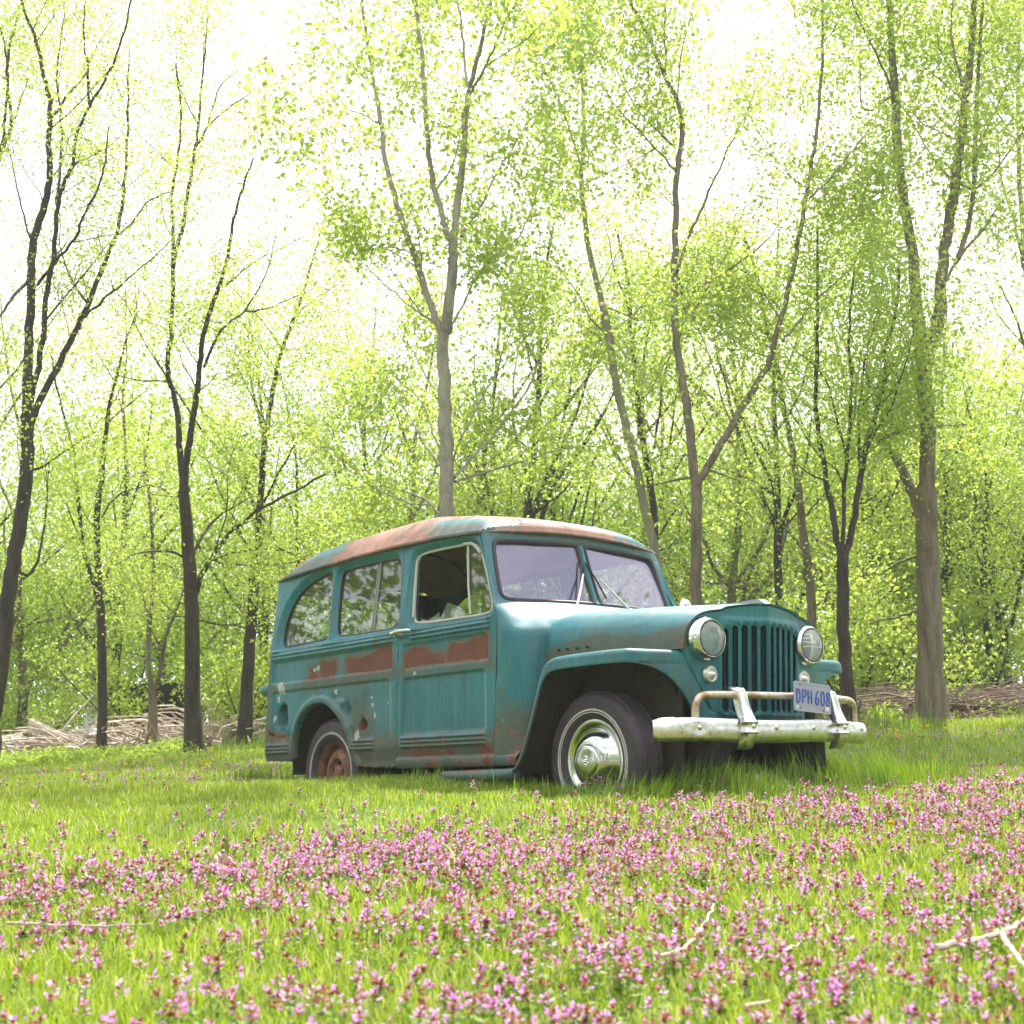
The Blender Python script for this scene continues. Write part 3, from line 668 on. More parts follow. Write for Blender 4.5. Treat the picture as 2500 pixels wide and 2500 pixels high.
# headlights and parking lights -----------------------------------------
for sg in (-1, 1):
    c = np.array((FXc(.404, .945)-.012, sg*.404, .945))
    b = MB(); b.lathe([(.117, -.02), (.1185, .0), (.117, .022), (.112, .042), (.105, .056), (.098, .063), (.0935, .062), (.0915, .052)], c, (1, 0, .0), 56)
    hl = b.build('headlight', CLEANCHR, car); b = MB(); b.lathe([(.0945, .0628), (.0925, .0655), (.0895, .064)], c, (1, 0, 0), 56); b.build('gap_ring', SEAL, hl)  # added ring; darkness of the gap round the lens is its colour
    b = MB(); b.lathe([(.091, .048), (.088, .025), (.078, .0), (.06, -.022), (.035, -.036), (0, -.042)], c, (1, 0, 0), 48); b.build('reflector', simple('lamp_reflector', (.92, .92, .90), .24, 1.0), hl)
    b = MB(); b.lathe([(.0905, .052), (.086, .061), (.07, .070), (.045, .076), (.02, .0785), (0, .079)], c, (1, 0, 0), 48)
    o = b.build('lens', None, hl)
    if sg == 1:
        b = MB()
        for dz in (.055, .034, .012, -.012):
            w_ = math.sqrt(.086**2-dz**2); b.tube([tuple(c+np.array([.058+.019*(1-((y/w_)**2*(1-(dz/.086)**2)+(dz/.086)**2)), y, dz])) for y in np.linspace(-w_, w_, 14)], .003, 5)
        b.build('lens_bar', CLEANCHR, hl)
    c = np.array((FXc(.374, .762)-.006, sg*.374, .762))
    b = MB(); b.lathe([(.050, 0), (.049, .008), (.042, .018), (.034, .020), (.030, .018)], c, (1, 0, 0), 36); pk = b.build('parking_light', simple('dull_bezel', (.55, .53, .52), .3, .8), car)
    b = MB(); b.lathe([(.031, .016), (.026, .024), (.0255, .022), (.019, .030), (.0185, .028), (.012, .036), (.011, .034), (.005, .040), (0, .041)], c, (1, 0, 0), 30); b.build('lens', simple('parking_lens', (.75, .70, .70), .15, .5), pk)
# headlamp glass: brightness put into a pale diffuse film on the lens
m = glassm('headlamp_glass', (.95, .95, .93), .30, (.80, .80, .76), .06)
for o in sc.objects:
    if o.name.startswith('lens') and o.type == 'MESH' and not o.data.materials: o.data.materials.append(m)

# fenders ----------------------------------------------------------------
def fender(mir):
    top = [(-.577, .285), (-.545, .33), (-.497, .393), (-.442, .515), (-.40, .615), (-.361, .712), (-.335, .785), (-.305, .84), (-.26, .874), (-.20, .886), (-.10, .889), (.05, .891), (.20, .891), (.31, .888)]
    lip = [(-.59, .272), (-.53, .305), (-.478, .372), (-.417, .495), (-.375, .59), (-.337, .675), (-.308, .742), (-.275, .788), (-.225, .812), (-.16, .816), (-.08, .818), (.05, .820), (.20, .820), (.31, .817)]
    top, lip = chaikin(top, 2, False), chaikin(lip, 2, False)
    rows = []
    n = len(top); tn = np.gradient(top, axis=0); tn /= np.linalg.norm(tn, axis=1)[:, None]; nn = np.stack([tn[:, 1], -tn[:, 0]], 1)   # inward (down) normal
    for i in range(n):
        t_, l_ = top[i], lip[i]; d = l_-t_; ln = np.linalg.norm(d); d = d/ln; r = min(.03, ln*.6)
        row = [(t_[0], -.50, t_[1]+.004), (t_[0], -.70, t_[1]+.004), (t_[0], -.835, t_[1]+.001)]
        for q in (20, 40, 60, 80): 
            a = math.radians(q); row.append((t_[0]+d[0]*r*(1-math.cos(a)), -.84-.03*math.sin(a), t_[1]+d[1]*r*(1-math.cos(a))))
        row += [(l_[0]-d[0]*.008, -.872, l_[1]-d[1]*.008), (l_[0], -.870, l_[1]), (l_[0]+d[0]*.0, -.858, l_[1]), (l_[0]-d[0]*.01, -.853, l_[1]-d[1]*.01)]
        rows.append(row)
    G1 = np.array(rows)
    # front corner and face
    path = [(.31, -.87), (.335, -.868), (.358, -.858), (.372, -.842), (.380, -.82), (.386, -.78), (.395, -.72), (.405, -.65), (.415, -.59), (.424, -.545), (.432, -.50), (.444, -.44), (.455, -.38), (.462, -.34)]
    path = chaikin(path, 1, False)
    lipz = lambda y: float(np.interp(-y, [.34, .46, .475, .49, .52, .555, .59, .63, .68, .73, .78, .84, .87], [.50, .50, .55, .59, .64, .685, .722, .753, .778, .797, .808, .813, .817]))
    rows = []; k = len(path)
    tp = np.gradient(path, axis=0); tp /= np.linalg.norm(tp, axis=1)[:, None]; no = np.stack([-tp[:, 1], tp[:, 0]], 1)*-1
    no = np.stack([tp[:, 1], -tp[:, 0]], 1)
    for i in range(k):
        x, y = path[i]; o = no[i]; zt = .888-.004*i/k-.30*sm(-.52, -.36, y); zl = lipz(y); inn = (min(x, .31) if i else .31, y)
        base = np.array([x, y]); r = .03; row = []
        a0 = np.array([.30, max(y, -.84)]) if x > .33 else base-o*.03
        row += [(.29, max(y, -.52), zt+.003), (*(base-o*.06), zt+.003), (*(base-o*.035), zt+.001)]
        for q in (20, 40, 60, 80):
            a = math.radians(q); row.append((*(base-o*.03*(1-math.sin(a))), zt-r*(1-math.cos(a))))
        row += [(*(base+o*.002), zl+.008), (*base, zl), (*(base-o*.012), zl), (*(base-o*.017), zl+.01)]
        rows.append(row)
    G2 = np.array(rows)
    # densify the vertical face (between index 6 and 7) with a pressed crease at z=.81
    def denser(G):
        A, B = G[:, 6], G[:, 7]; mid = [A+(B-A)*t for t in np.linspace(0, 1, 14)[1:-1]]
        return np.concatenate([G[:, :7], np.stack(mid, 1), G[:, 7:]], 1)
    G1, G2 = denser(G1), denser(G2)
    m1 = (np.abs(G2[..., 2]-.812) < .006) & (G2[..., 1] > -.80); G2[..., 0] -= np.where(m1, .006, 0)
    b = MB(); b.grid(G1); b.grid(G2); V = np.concatenate(b.V); F = [f[::-1] for f in b.F]
    if mir: V = V*[1, -1, 1]; F = [f[::-1] for f in F]
    z = V[:, 2]; x = V[:, 0]
    r = .34*sm(.872, .886, z)*np.exp(-((x-.05)/.3)**2)+.22*np.exp(-(np.minimum(np.abs(z-.815), 1)/.008)**2)
    g = .30+.35*sm(.7, .4, z)*sm(0, -.3, x)+.05*sm(.825, .812, z)
    me = mkmesh('fender', V, F, PAINT, True, {'rust': r, 'grime': g})
    try: me.set_sharp_from_angle(angle=math.radians(60))
    except Exception: pass
    f = obj('fender', me, car)
    # inner well
    b = MB(); sg = -1 if mir else 1
    xs = np.linspace(-.62, .40, 16)
    b.grid(np.array([[(x_, -.52*sg, z_) for z_ in (.22, .4, .6, .80, .886)] for x_ in xs]))
    ug = G1[:, :3].copy(); ug[..., 2] -= .012; ug[..., 1] *= sg; b.grid(ug)
    b.grid(np.array([[(.365, y_*sg, z_) for z_ in (lipz(y_)+.012, .87)] for y_ in np.linspace(-.80, -.51, 12)]))
    b.build('inner_fender', WELL, f)
    return f
fender(False); fender(True)

# bumper -----------------------------------------------------------------
BX = lambda y: float(np.interp(abs(y), [0, .15, .36, .55, .64, .72, .78, .81, .825], [.700, .698, .688, .660, .636, .600, .560, .528, .505]))
ys = np.unique(np.r_[np.linspace(-.825, .825, 90), -.81, .81]); prof = [(-.006, .508), (0, .514), (.010, .512), (.018, .500), (.024, .480), (.026, .462), (.024, .440), (.017, .420), (.006, .408), (-.006, .403), (-.012, .408)]
prof = chaikin(prof, 1, False)
rows = []
for y in ys:
    e = .001; d = np.array([BX(y+e)-BX(y-e), 2*e]); d /= np.linalg.norm(d); o = np.array([d[1], -d[0]])
    en = 1-.16*sm(.80, .826, abs(y)) 
    dent = -.012*math.exp(-((y+.64)**2/.0016))
    zo = .004*math.sin(y*7)+(.006 if y < 0 else 0)*abs(y)
    rows.append([(BX(y)-.025+o[0]*(p[0]+dent*math.exp(-((p[1]-.46)/.025)**2)), y+o[1]*p[0], .46+(p[1]-.46)*en*1.08+zo+.008) for p in prof])
b = MB(); b.grid(np.array(rows)); bumper = b.build('bumper', CHROME, car)
for y in (-.64, -.15, .147, .64):
    b = MB(); c = (BX(y)-.001-(.010 if y == -.64 else 0), y, .484); b.lathe([(0, .009), (.007, .0085), (.013, .005), (.016, 0), (.016, -.01)], c, (1, 0, 0), 20); b.build('bolt', CLEANCHR, bumper)
for sg in (-1, 1):
    yc = sg*.365
    pr = [(.690, .376, .030), (.705, .392, .040), (.722, .420, .043), (.730, .44, .044), (.731, .452, .050), (.738, .458, .052), (.731, .465, .050), (.730, .48, .042), (.731, .497, .042), (.734, .503, .052), (.740, .509, .054), (.733, .516, .051), (.722, .530, .043), (.706, .56, .040), (.692, .60, .036), (.684, .64, .034), (.676, .668, .032), (.660, .684, .028), (.635, .690, .024), (.610, .682, .020)]
    rows = []
    for (x, z, hw) in chaikin(np.array(pr), 1, False):
        hw *= .88
        rows.append([(x-.055, yc-hw, z), (x-.02, yc-hw, z), (x-.006, yc-hw*.85, z), (x, yc-hw*.4, z), (x+.001, yc, z), (x, yc+hw*.4, z), (x-.006, yc+hw*.85, z), (x-.02, yc+hw, z), (x-.055, yc+hw, z)])
    b = MB(); b.grid(np.array(rows)); gd_ = b.build('bumper_guard', TUBECHR if False else CHROME, bumper)
    b = MB(); b.lathe([(0, .008), (.007, .0075), (.012, .004), (.014, 0), (.014, -.01)], (.731, yc, .488), (1, 0, 0), 16); b.build('bolt', CLEANCHR, gd_); b = MB(); b.lathe([(0, .006), (.010, .004), (.012, -.004)], (.672, yc, .672), (.8, 0, .6), 14); b.build('bolt', CLEANCHR, gd_)
pts = [(.59, -.635, .50), (.592, -.635, .575), (.596, -.630, .608), (.602, -.612, .632), (.608, -.585, .643), (.62, -.54, .646), (.635, -.36, .648), (.645, -.1, .649), (.645, .1, .648), (.635, .36, .645), (.62, .54, .640), (.608, .585, .636), (.602, .612, .625), (.596, .630, .60), (.592, .635, .57), (.59, .635, .50)]
pc = chaikin(pts, 2, False)
b = MB(); b.tube(pc, .0205, 16); b.build('grille_guard', TUBECHR, bumper)
# licence plate
pc = [Xp(1900+x*.15528, 1600+y*.15528, .705) for x, y in ((240, 396), (826, 478), (806, 926), (245, 872))]
ex = (pc[1]-pc[0]); Wp = np.linalg.norm(ex); ex /= Wp; ey = (pc[0]-pc[3]); Hp = np.linalg.norm(ey); ey -= ex*(ey@ex)*.6; ey /= np.linalg.norm(ey); ez = np.cross(ex, ey); org = (pc[0]+pc[1]+pc[2]+pc[3])/4
if ez[0] < 0: ez = -ez
PLM = noisy('plate_metal', [(.28, .28, .37), (.34, .34, .43)], 14, .45)
b = MB(); b.prism(rrect(-.152, .152, -.077, .077, .012), org, ex, ey, ez, .002); plate = b.build('license_plate', PLM, car, smooth=False)
o_ = rrect(-.150, .150, -.075, .075, .011); i_ = rrect(-.145, .145, -.070, .070, .009); n = len(o_)
L3 = lambda p, h: org+ex*p[0]+ey*p[1]+ez*h
b = MB(); b.add([L3(p, .0035) for p in o_]+[L3(p, .0035) for p in i_]+[L3(p, .0018) for p in o_]+[L3(p, .0018) for p in i_], [q for i in range(n) for j in [(i+1) % n] for q in ((i, j, n+j, n+i), (i, 2*n+i, 2*n+j, j), (n+i, n+j, 3*n+j, 3*n+i))])
b.build('plate_border', simple('plate_rim', (.38, .37, .46), .4), plate, smooth=False)
BLUE = simple('plate_blue', (.015, .07, .36), .4)
ST = {'D': [[(0, 0), (0, 1), (.5, 1), (.9, .82), (1, .5), (.9, .18), (.5, 0), (0, 0)]], 'P': [[(0, 0), (0, 1), (.7, 1), (1, .86), (1, .62), (.7, .48), (0, .48)]],
      'H': [[(0, 0), (0, 1)], [(1, 0), (1, 1)], [(0, .5), (1, .5)]], '6': [[(.85, 1), (.45, .85), (.08, .5), (0, .25), (.2, 0), (.8, 0), (1, .25), (.8, .5), (.2, .5), (.03, .33)]],
      '0': [[(.25, 0), (0, .2), (0, .8), (.25, 1), (.75, 1), (1, .8), (1, .2), (.75, 0), (.25, 0)]],
      '8': [[(.5, .53), (.15, .62), (.05, .78), (.2, 1), (.8, 1), (.95, .78), (.85, .62), (.5, .53), (.12, .42), (0, .22), (.2, 0), (.8, 0), (1, .22), (.88, .42), (.5, .53)]]}
x0 = -.128
for ch, dx in zip('DPH608', (0, .047, .092, .152, .198, .243)):
    b = MB()
    for st in ST[ch]:
        q = np.array(st, float)
        if len(q) > 2 and ch in '608': q = chaikin(q, 2, False)
        b.tube([L3((x0+dx+p[0]*.026, -.033+p[1]*.070), .0028) for p in q], .0044, 6)
    b.build('character', BLUE, plate)
b = MB(); b.box(tuple(L3((-.125, -.056), .003)), (.002, .02, .014)); b.build('sticker', simple('sticker', (.6, .62, .66), .5), plate, smooth=False)
b = MB(); b.box(tuple(L3((.122, -.050), .003)), (.002, .03, .022)); b.build('sticker', simple('sticker_pale', (.66, .68, .6), .5), plate, smooth=False)
for q in ((-.1, .062), (-.1, -.058), (.09, -.060)): b = MB(); b.lathe([(0, .004), (.004, .0035), (.006, 0)], L3(q, .001), ez, 10); b.build('screw', RIMRUST, plate)
b = MB(); b.box((.66, .17, .60), (.03, .05, .22)); b.build('plate_bracket', DARKM, plate, smooth=False)

# wheels -----------------------------------------------------------------
def wheel(x, ysg, z, kind, R=.362):
    yo = ysg*.745                                      # outer sidewall plane
    ax = (0, ysg, 0); c = (x, ysg*.655, z)             # centre of tyre width
    wq = thing_part = None
    hub = MB(); hub.lathe([(.20, -.08), (.215, -.075), (.20, -.03), (.19, .01), (.195, .045), (.212, .062), (.220, .066), (.222, .062)], c, ax, 48)
    w_ = hub.build('wheel', DARKM if kind == 'front' else RIMRUST, car)
    t = MB()
    prof = [(.212, -.065), (.235, -.083), (.28, -.095), (.325, -.092), (R-.012, -.078), (R-.003, -.060), (R, -.02), (R, .02), (R-.003, .060), (R-.012, .078), (.325, .092), (.315, .0935), (.31, .0925), (.285, .0955), (.26, .0945), (.235, .086), (.214, .070)]
    prof = [prof[0]]+[tuple(p) for p in chaikin(np.array(prof), 1, False)[1:-1]]+[prof[-1]]
    t.lathe(prof, c, ax, 72); ty_ = t.build('tyre', RUBBER, w_)
    if kind == 'front':
        gr = MB()
        for o in (-.045, -.015, .015, .045):
            gr.lathe([(R+.0005, o-.002), (R+.0035, o), (R+.0005, o+.002)], c, ax, 72)
        for o in (-.058, .058): gr.lathe([(R-.004, o-.004), (R+.003, o), (R-.004, o+.004)], c, ax, 72)
        gr.build('tread_rib', RUBBER, ty_)
        for r0, r1 in ((.262, .272), (.250, .256)):
            s = MB(); s.lathe([(r0, .0935), (r0+.001, .0975), (r1-.001, .0975), (r1, .0935)], c, ax, 72); s.build('whitewall_stripe', WWALL, ty_)
    else:
        gr = MB(); nL = 84
        for k in range(nL):
            a = 2*math.pi*k/nL; ca, sa = math.cos(a), math.sin(a)
            for s0, s1 in ((.050, .088), (-.088, -.050)):
                u_ = .010
                P_ = []
                for (o, rr_) in ((s0, R+.004 if s0 > 0 else R-.010), (s1, R-.010 if s0 > 0 else R+.004)):
                    for da in (-u_, u_):
                        for dr in (0, -.02): P_.append((c[0]+(rr_+dr)*math.cos(a+da+o*.8), c[1]+ysg*o, c[2]+(rr_+dr)*math.sin(a+da+o*.8)))
                gr.add(P_, [(0, 1, 3, 2), (4, 6, 7, 5), (0, 4, 5, 1), (2, 3, 7, 6), (0, 2, 6, 4)])
        for o in (-.03, -.01, .01, .03): gr.lathe([(R, o-.006), (R+.004, o-.005), (R+.004, o+.005), (R, o+.006)], c, ax, 72)
        gr.build('tread_lug', RUBBER, ty_, smooth=False)
        for r0, r1 in ((.258, .264), (.268, .273)):
            s = MB(); s.lathe([(r0, .0935), (r0+.001, .0975), (r1-.001, .0975), (r1, .0935)], c, ax, 72); s.build('whitewall_stripe', WWALL, ty_)
    if kind == 'front':
        h = MB(); h.lathe([(.222, .066), (.216, .076), (.205, .079), (.190, .074), (.178, .060), (.172, .058), (.160, .070), (.145, .092), (.125, .112), (.105, .124), (.09, .129), (.084, .129), (.081, .133), (.078, .136), (.06, .139), (.03, .140), (0, .1405)], c, ax, 72)
        hc = h.build('hubcap', simple('hubcap_chrome', (.50, .51, .48), .13, 1.0), w_)
        e = MB(); cc = (c[0], c[1]+ysg*.1405, c[2]); e1 = np.array((-ysg, 0, 0)); 
        for st in ([(-.020, .016), (0, .024), (.020, .014), (.006, .008), (-.020, .006)], [(.020, .014), (.018, .0), (-.012, -.004), (-.018, -.012)], [(-.016, .002), (.0, -.008), (.016, -.010), (-.010, -.024)]):
            e.tube([(c[0]+p[0]*-ysg*-1, cc[1], c[2]+p[1]) for p in st], .0035, 6)
        e.build('emblem', CLEANCHR, hc)
        v = MB(); v.lathe([(0, .083), (.006, .082), (.009, .076)], (c[0]-.16*math.cos(.9), c[1], c[2]-.16*math.sin(.9)), ax, 12); v.build('valve_hole', DARKM, hc)
    else:
        h = MB(); h.lathe([(.190, .01), (.186, .0), (.175, -.006), (.16, .005), (.150, .028), (.13, .044), (.11, .050), (.098, .048), (.088, .032), (.078, .020), (.060, .018), (.050, .020), (.046, .040), (.040, .046), (.020, .048), (0, .048)], c, ax, 56); hb = h.build('rim', RIMRUST, w_)
        for k in range(5):
            s = MB(); a = 2*math.pi*k/5+.3; s.lathe([(0, .034), (.010, .033), (.012, .018)], (c[0]+.066*math.cos(a), c[1], c[2]+.066*math.sin(a)), ax, 8); s.build('lug_nut', DARKM, hb)
    return w_
wheel(-.05, -1, .334, 'front'); wheel(-.05, 1, .334, 'front'); wheel(-2.665, -1, .302, 'rear'); wheel(-2.665, 1, .302, 'rear')

# underbody --------------------------------------------------------------
b = MB()
for y in (-.38, .38): b.box((-1.4, y, .37), (3.9, .08, .16))
b.box((-1.9, .55, .33), (1.5, .3, .2)); b.box((-.9, -.1, .32), (.9, .4, .2))
b.box((-2.2, 0, .435), (2.7, 1.0, .02)); b.box((-.75, 0, .62), (.03, 1.3, .5)); b.tube([(-2.642, -.62, .33), (-2.642, .62, .33)], .045, 12); b.lathe([(0, -.12), (.10, -.10), (.14, 0), (.10, .10), (0, .12)], (-2.642, 0, .33), (0, 1, 0), 20)
b.tube([(0, -.62, .33), (0, .62, .33)], .035, 10); b.tube([(-3.2, .3, .30), (-1.2, .28, .31), (-.4, .2, .32)], .028, 8); b.box((-.1, 0, .55), (.7, .35, .35)); b.box((.45, 0, .44), (.06, .9, .06))
b.box((.12, .15, .27), (.10, .2, .05)); b.tube([(.35, -.25, .32), (.30, .4, .25)], .02, 8)
b.build('chassis', DARKM, car, smooth=False)
for sg in (1, -1):                                         # rear wheel wells
    b = MB(); cs = [(-2.72+.43*math.cos(a), .36+.44*math.sin(a)) for a in np.linspace(-.15, math.pi+.15, 20)]
    b.grid(np.array([[(x, -.765, z), (x, -.66, z), (x, -.50, z)] for x, z in cs])); b.grid(np.array([[(x, -.50, z), (-2.72, -.50, .36)] for x, z in cs]))
    b.build('wheel_well', WELL, body, mirror=(sg < 0))
b = MB(); b.grid(np.array([[(x, y, z) for z in (.40, .62)] for x, y in ((-3.50, -.70), (-3.50, 0), (-3.5, .7))])); b.build('rear_inner', DARKM, body)

# interior ----------------------------------------------------------------
for yc in (-.36, .36): b = MB(); b.box((-1.42, yc, .80), (.46, .56, .14), bev=.05); b.box((-1.66, yc, 1.04), (.11, .54, .46), rot=Matrix.Rotation(math.radians(-9), 3, 'Y'), bev=.05); b.build('front_seat', SEATM, car)
b = MB(); b.box((-2.35, 0, .80), (.46, 1.2, .14), bev=.05); b.box((-2.60, 0, 1.0), (.11, 1.2, .36), rot=Matrix.Rotation(math.radians(-9), 3, 'Y'), bev=.05); b.build('rear_seat', SEATM, car)
b = MB(); b.box((-.86, 0, 1.17), (.16, 1.34, .14), bev=.03); dash = b.build('dashboard', INTD, car)
b = MB(); cw = np.array((-1.20, .36, 1.18)); ax_ = np.array((-.80, 0, .60)); ax_ /= np.linalg.norm(ax_); e2 = np.array((0, 1., 0)); e3 = np.cross(ax_, e2)
b.tube([cw+(e2*math.cos(a)+e3*math.sin(a))*.205 for a in np.linspace(0, 2*math.pi, 40)], .011, 8, cap=False)
for a in (.4, 2.5, 4.6): b.tube([cw, cw+(e2*math.cos(a)+e3*math.sin(a))*.205], .008, 6)
b.tube([cw, cw-ax_*.5], .02, 8); b.build('steering_wheel', SEAL, car)
for sg in (-1, 1):
    for c_, d_ in (((-1.77, sg*.70, 1.40), (.07, .02, .44)), ((-2.66, sg*.70, 1.40), (.05, .02, .44)), ((-2.6, sg*.735, 1.0), (1.7, .02, .34)), ((-1.3, sg*.745, .82), (.95, .02, .66))):
        b = MB(); b.box(c_, d_); b.build('trim_panel', INTD, car, smooth=False)
b = MB(); b.box((-1.05, -.02, 1.60), (.02, .22, .06), bev=.01); b.build('rear_view_mirror', SEAL, car)
# side glass, frames, handles
def yin(p, dep): return np.array([(x, sideY(z)+dep, z) for x, z in p])
def pane(name, poly, dep, parent, m, mirror=False, th=.004):
    q = resamp(poly, .03); A = yin(q, dep); B = A+[0, th, 0]; n = len(q); V = np.vstack([A, B]); 
    if mirror: V = V*[1, -1, 1]
    return obj(name, mkmesh(name, V, [tuple(range(n)), tuple(range(n, 2*n))[::-1]]+[(i, (i+1) % n, n+(i+1) % n, n+i) for i in range(n)], m, False), parent)
def seal_(poly, dep, parent, m, r, name='seal', mirror=False):
    A = yin(resamp(poly, .02), dep); A = np.vstack([A, A[:2]]); b = MB(); b.tube(A, r, 6, cap=False); return b.build(name, m, parent, mirror=mirror)
SASH = simple('sash_metal', (.26, .24, .22), .5, .2)
def shrink(poly, s): c = poly.mean(0); d = poly-c; return c+d*(1-s/np.linalg.norm(d, axis=1)[:, None])
for mir in (False, True):
    for wn in (qwin, mwin):
        wd = pane('window', shrink(wn, -.004), .044, body if not mir else body_far, GLASS, mir); seal_(wn, .040, wd, SEAL, .009, mirror=mir)
        if wn is mwin:
            xs_ = -2.14; b = MB(); A = yin([(xs_, 1.21), (xs_-.004, 1.67)], .040); b.tube(A, .008, 6); b.tube(A+[-.03, .004, 0], .007, 6); b.build('sash_bar', SASH, wd, mirror=mir)
dn, df = doors
seal_(dwin, .034, dn, CREAM, .008, 'window_frame'); seal_(shrink(dwin, -.004), .040, dn, SEAL, .010)
pane('window', shrink(dwin, -.004), .044, df, GLASS, True); seal_(dwin, .040, df, SEAL, .009, mirror=True)
vw = chaikin([(-1.075, 1.205), (-1.14, 1.40), (-1.205, 1.655), (-1.13, 1.648), (-1.05, 1.615), (-.975, 1.48), (-.89, 1.30), (-.868, 1.225), (-.90, 1.200)], 1)
v_ = pane('vent_window', vw, .034, dn, GLASS)
b = MB(); b.tube(yin([(-1.205, 1.655), (-1.17, 1.655), (-1.12, 1.650), (-1.075, 1.630), (-1.04, 1.60), (-1.02, 1.575)], .018), [.009, .010, .011, .011, .010, .008], 8); b.tube(yin([(-1.16, 1.645), (-1.12, 1.40), (-1.07, 1.21)], .026), .007, 8); b.build('vent_frame', CREAM, v_)
b = MB(); b.tube(yin([(-1.665, 1.25), (-1.683, 1.45), (-1.690, 1.61), (-1.665, 1.645)], .024), .011, 8); b.build('run_channel', CREAM, dn)
sh = [cdp for cdp in [(-1.40, 1.203), (-1.375, 1.25), (-1.335, 1.315), (-1.30, 1.30), (-1.22, 1.275), (-1.15, 1.245), (-1.11, 1.205)]]
pane('broken_glass', np.array(sh), .038, dn, SHARD)
pane('broken_glass', np.array([(-1.60, 1.203), (-1.59, 1.235), (-1.52, 1.22), (-1.46, 1.242), (-1.42, 1.26), (-1.39, 1.203)]), .040, dn, SHARD)
for mir, d_ in ((False, dn), (True, df)):
    b = MB(); yh = -.80; b.tube([(-1.812, yh-.034, 1.150), (-1.78, yh-.044, 1.158), (-1.70, yh-.046, 1.163), (-1.60, yh-.045, 1.160), (-1.578, yh-.040, 1.157)], [.010, .016, .014, .013, .009], 10); b.tube([(-1.765, yh+.01, 1.145), (-1.765, yh-.038, 1.150)], [.024, .014], 12)
    b.build('handle', simple('handle_chrome', (.6, .58, .55), .22, .9), d_, mirror=mir)
# filler pipe inside the oval recess, tail lamp, mirror
b = MB(); c_ = zr(430, 590); b.lathe([(.020, .01), (.028, .02), (.030, .0), (.030, -.03), (.020, -.03)], (c_[0]-.015, -.745, c_[1]), (.35, -1, 0), 20); b.build('filler_pipe', RIMRUST, body)
for sg in (-1, 1):
    b = MB(); b.lathe([(.0, .155), (.022, .150), (.038, .130), (.046, .10), (.048, .07), (.044, .035), (.034, .01), (.025, -.02)], (-3.495, sg*.735, .905), (-1, 0, .02), 28)
    me_ = wear(b.build('tail_light', PAINT, car), .3, .4)
b = MB(); mc = np.array((-.93, .93, 1.335)); b.lathe([(0, -.035), (.035, -.032), (.060, -.018), (.067, 0), (.065, .006), (.060, .004), (0, .003)], mc, (-1, -.25, 0), 30); b.tube([mc+[0, 0, -.06], (-.93, .86, 1.22), (-.92, .79, 1.20)], .008, 8); b.build('side_mirror', CLEANCHR, car)
# ------------------------------------------------------------------ terrain
def ground(wd, l):
    wd = np.asarray(wd, float); l = np.asarray(l, float)
    z = np.interp(wd, [-200, -20, 0, 2.4, 4, 5.5, 6.6, 7.6, 9, 400], [-3, -.9, -.33, -.235, -.145, -.015, .13, .200, .215, .215])
    t = np.clip(l/np.maximum(wd, 4), -.8, .8); g = .068+.10*t
    far = np.where(wd < 17, np.maximum(wd-9, 0), 8+(np.minimum(wd, 120)-17)*.30)
    z = z+far*g*sm(8.2, 11.5, wd)
    z = z+.012*np.sin(wd*2.1+l*1.3)+.010*np.sin(l*2.9-wd*1.1)+.05*sm(9, 16, wd)*np.sin(wd*.55+l*.43)
    # settle flat under the car
    return z
def gz(x, y):
    a, b = WL(np.stack([x, y], -1)); return ground(a, b)
def hit(u, v, dz=0., w0=1.5, w1=60.):
    """distance along an image ray at which it meets the ground"""
    ws = np.linspace(w0, w1, 2400); p = CC+ray(u, v)[None]*ws[:, None]; d = p[:, 2]-gz(p[:, 0], p[:, 1])-dz
    k = np.where(d < 0)[0]; return float(ws[k[0]]) if len(k) else w1
GRASSG = noisy('lawn_soil', [(.045, .085, .012), (.075, .13, .02), (.10, .15, .03)], 1.6, .95, bump=.5, bscale=30, bdist=.03)
wsg = np.r_[np.linspace(-160, -6, 24), np.linspace(-4, 26, 160), np.linspace(28, 170, 40)]
lsg = np.r_[np.linspace(-150, -16, 22), np.linspace(-15, 15, 120), np.linspace(16, 150, 22)]
A, B = np.meshgrid(wsg, lsg, indexing='ij'); xy_ = XY(A.ravel(), B.ravel()); V = np.c_[xy_, ground(A, B).ravel()-.004]
n1, n2 = A.shape; ii = np.arange(n1-1)[:, None]*n2+np.arange(n2-1)[None]; F = np.stack([ii, ii+1, ii+n2+1, ii+n2], -1).reshape(-1, 4)[:, ::-1]
g_ = obj('ground', mkmesh('ground', V, F, GRASSG)); tag(g_, 'grassy clearing rising gently towards the woods', 'ground', kind='structure')

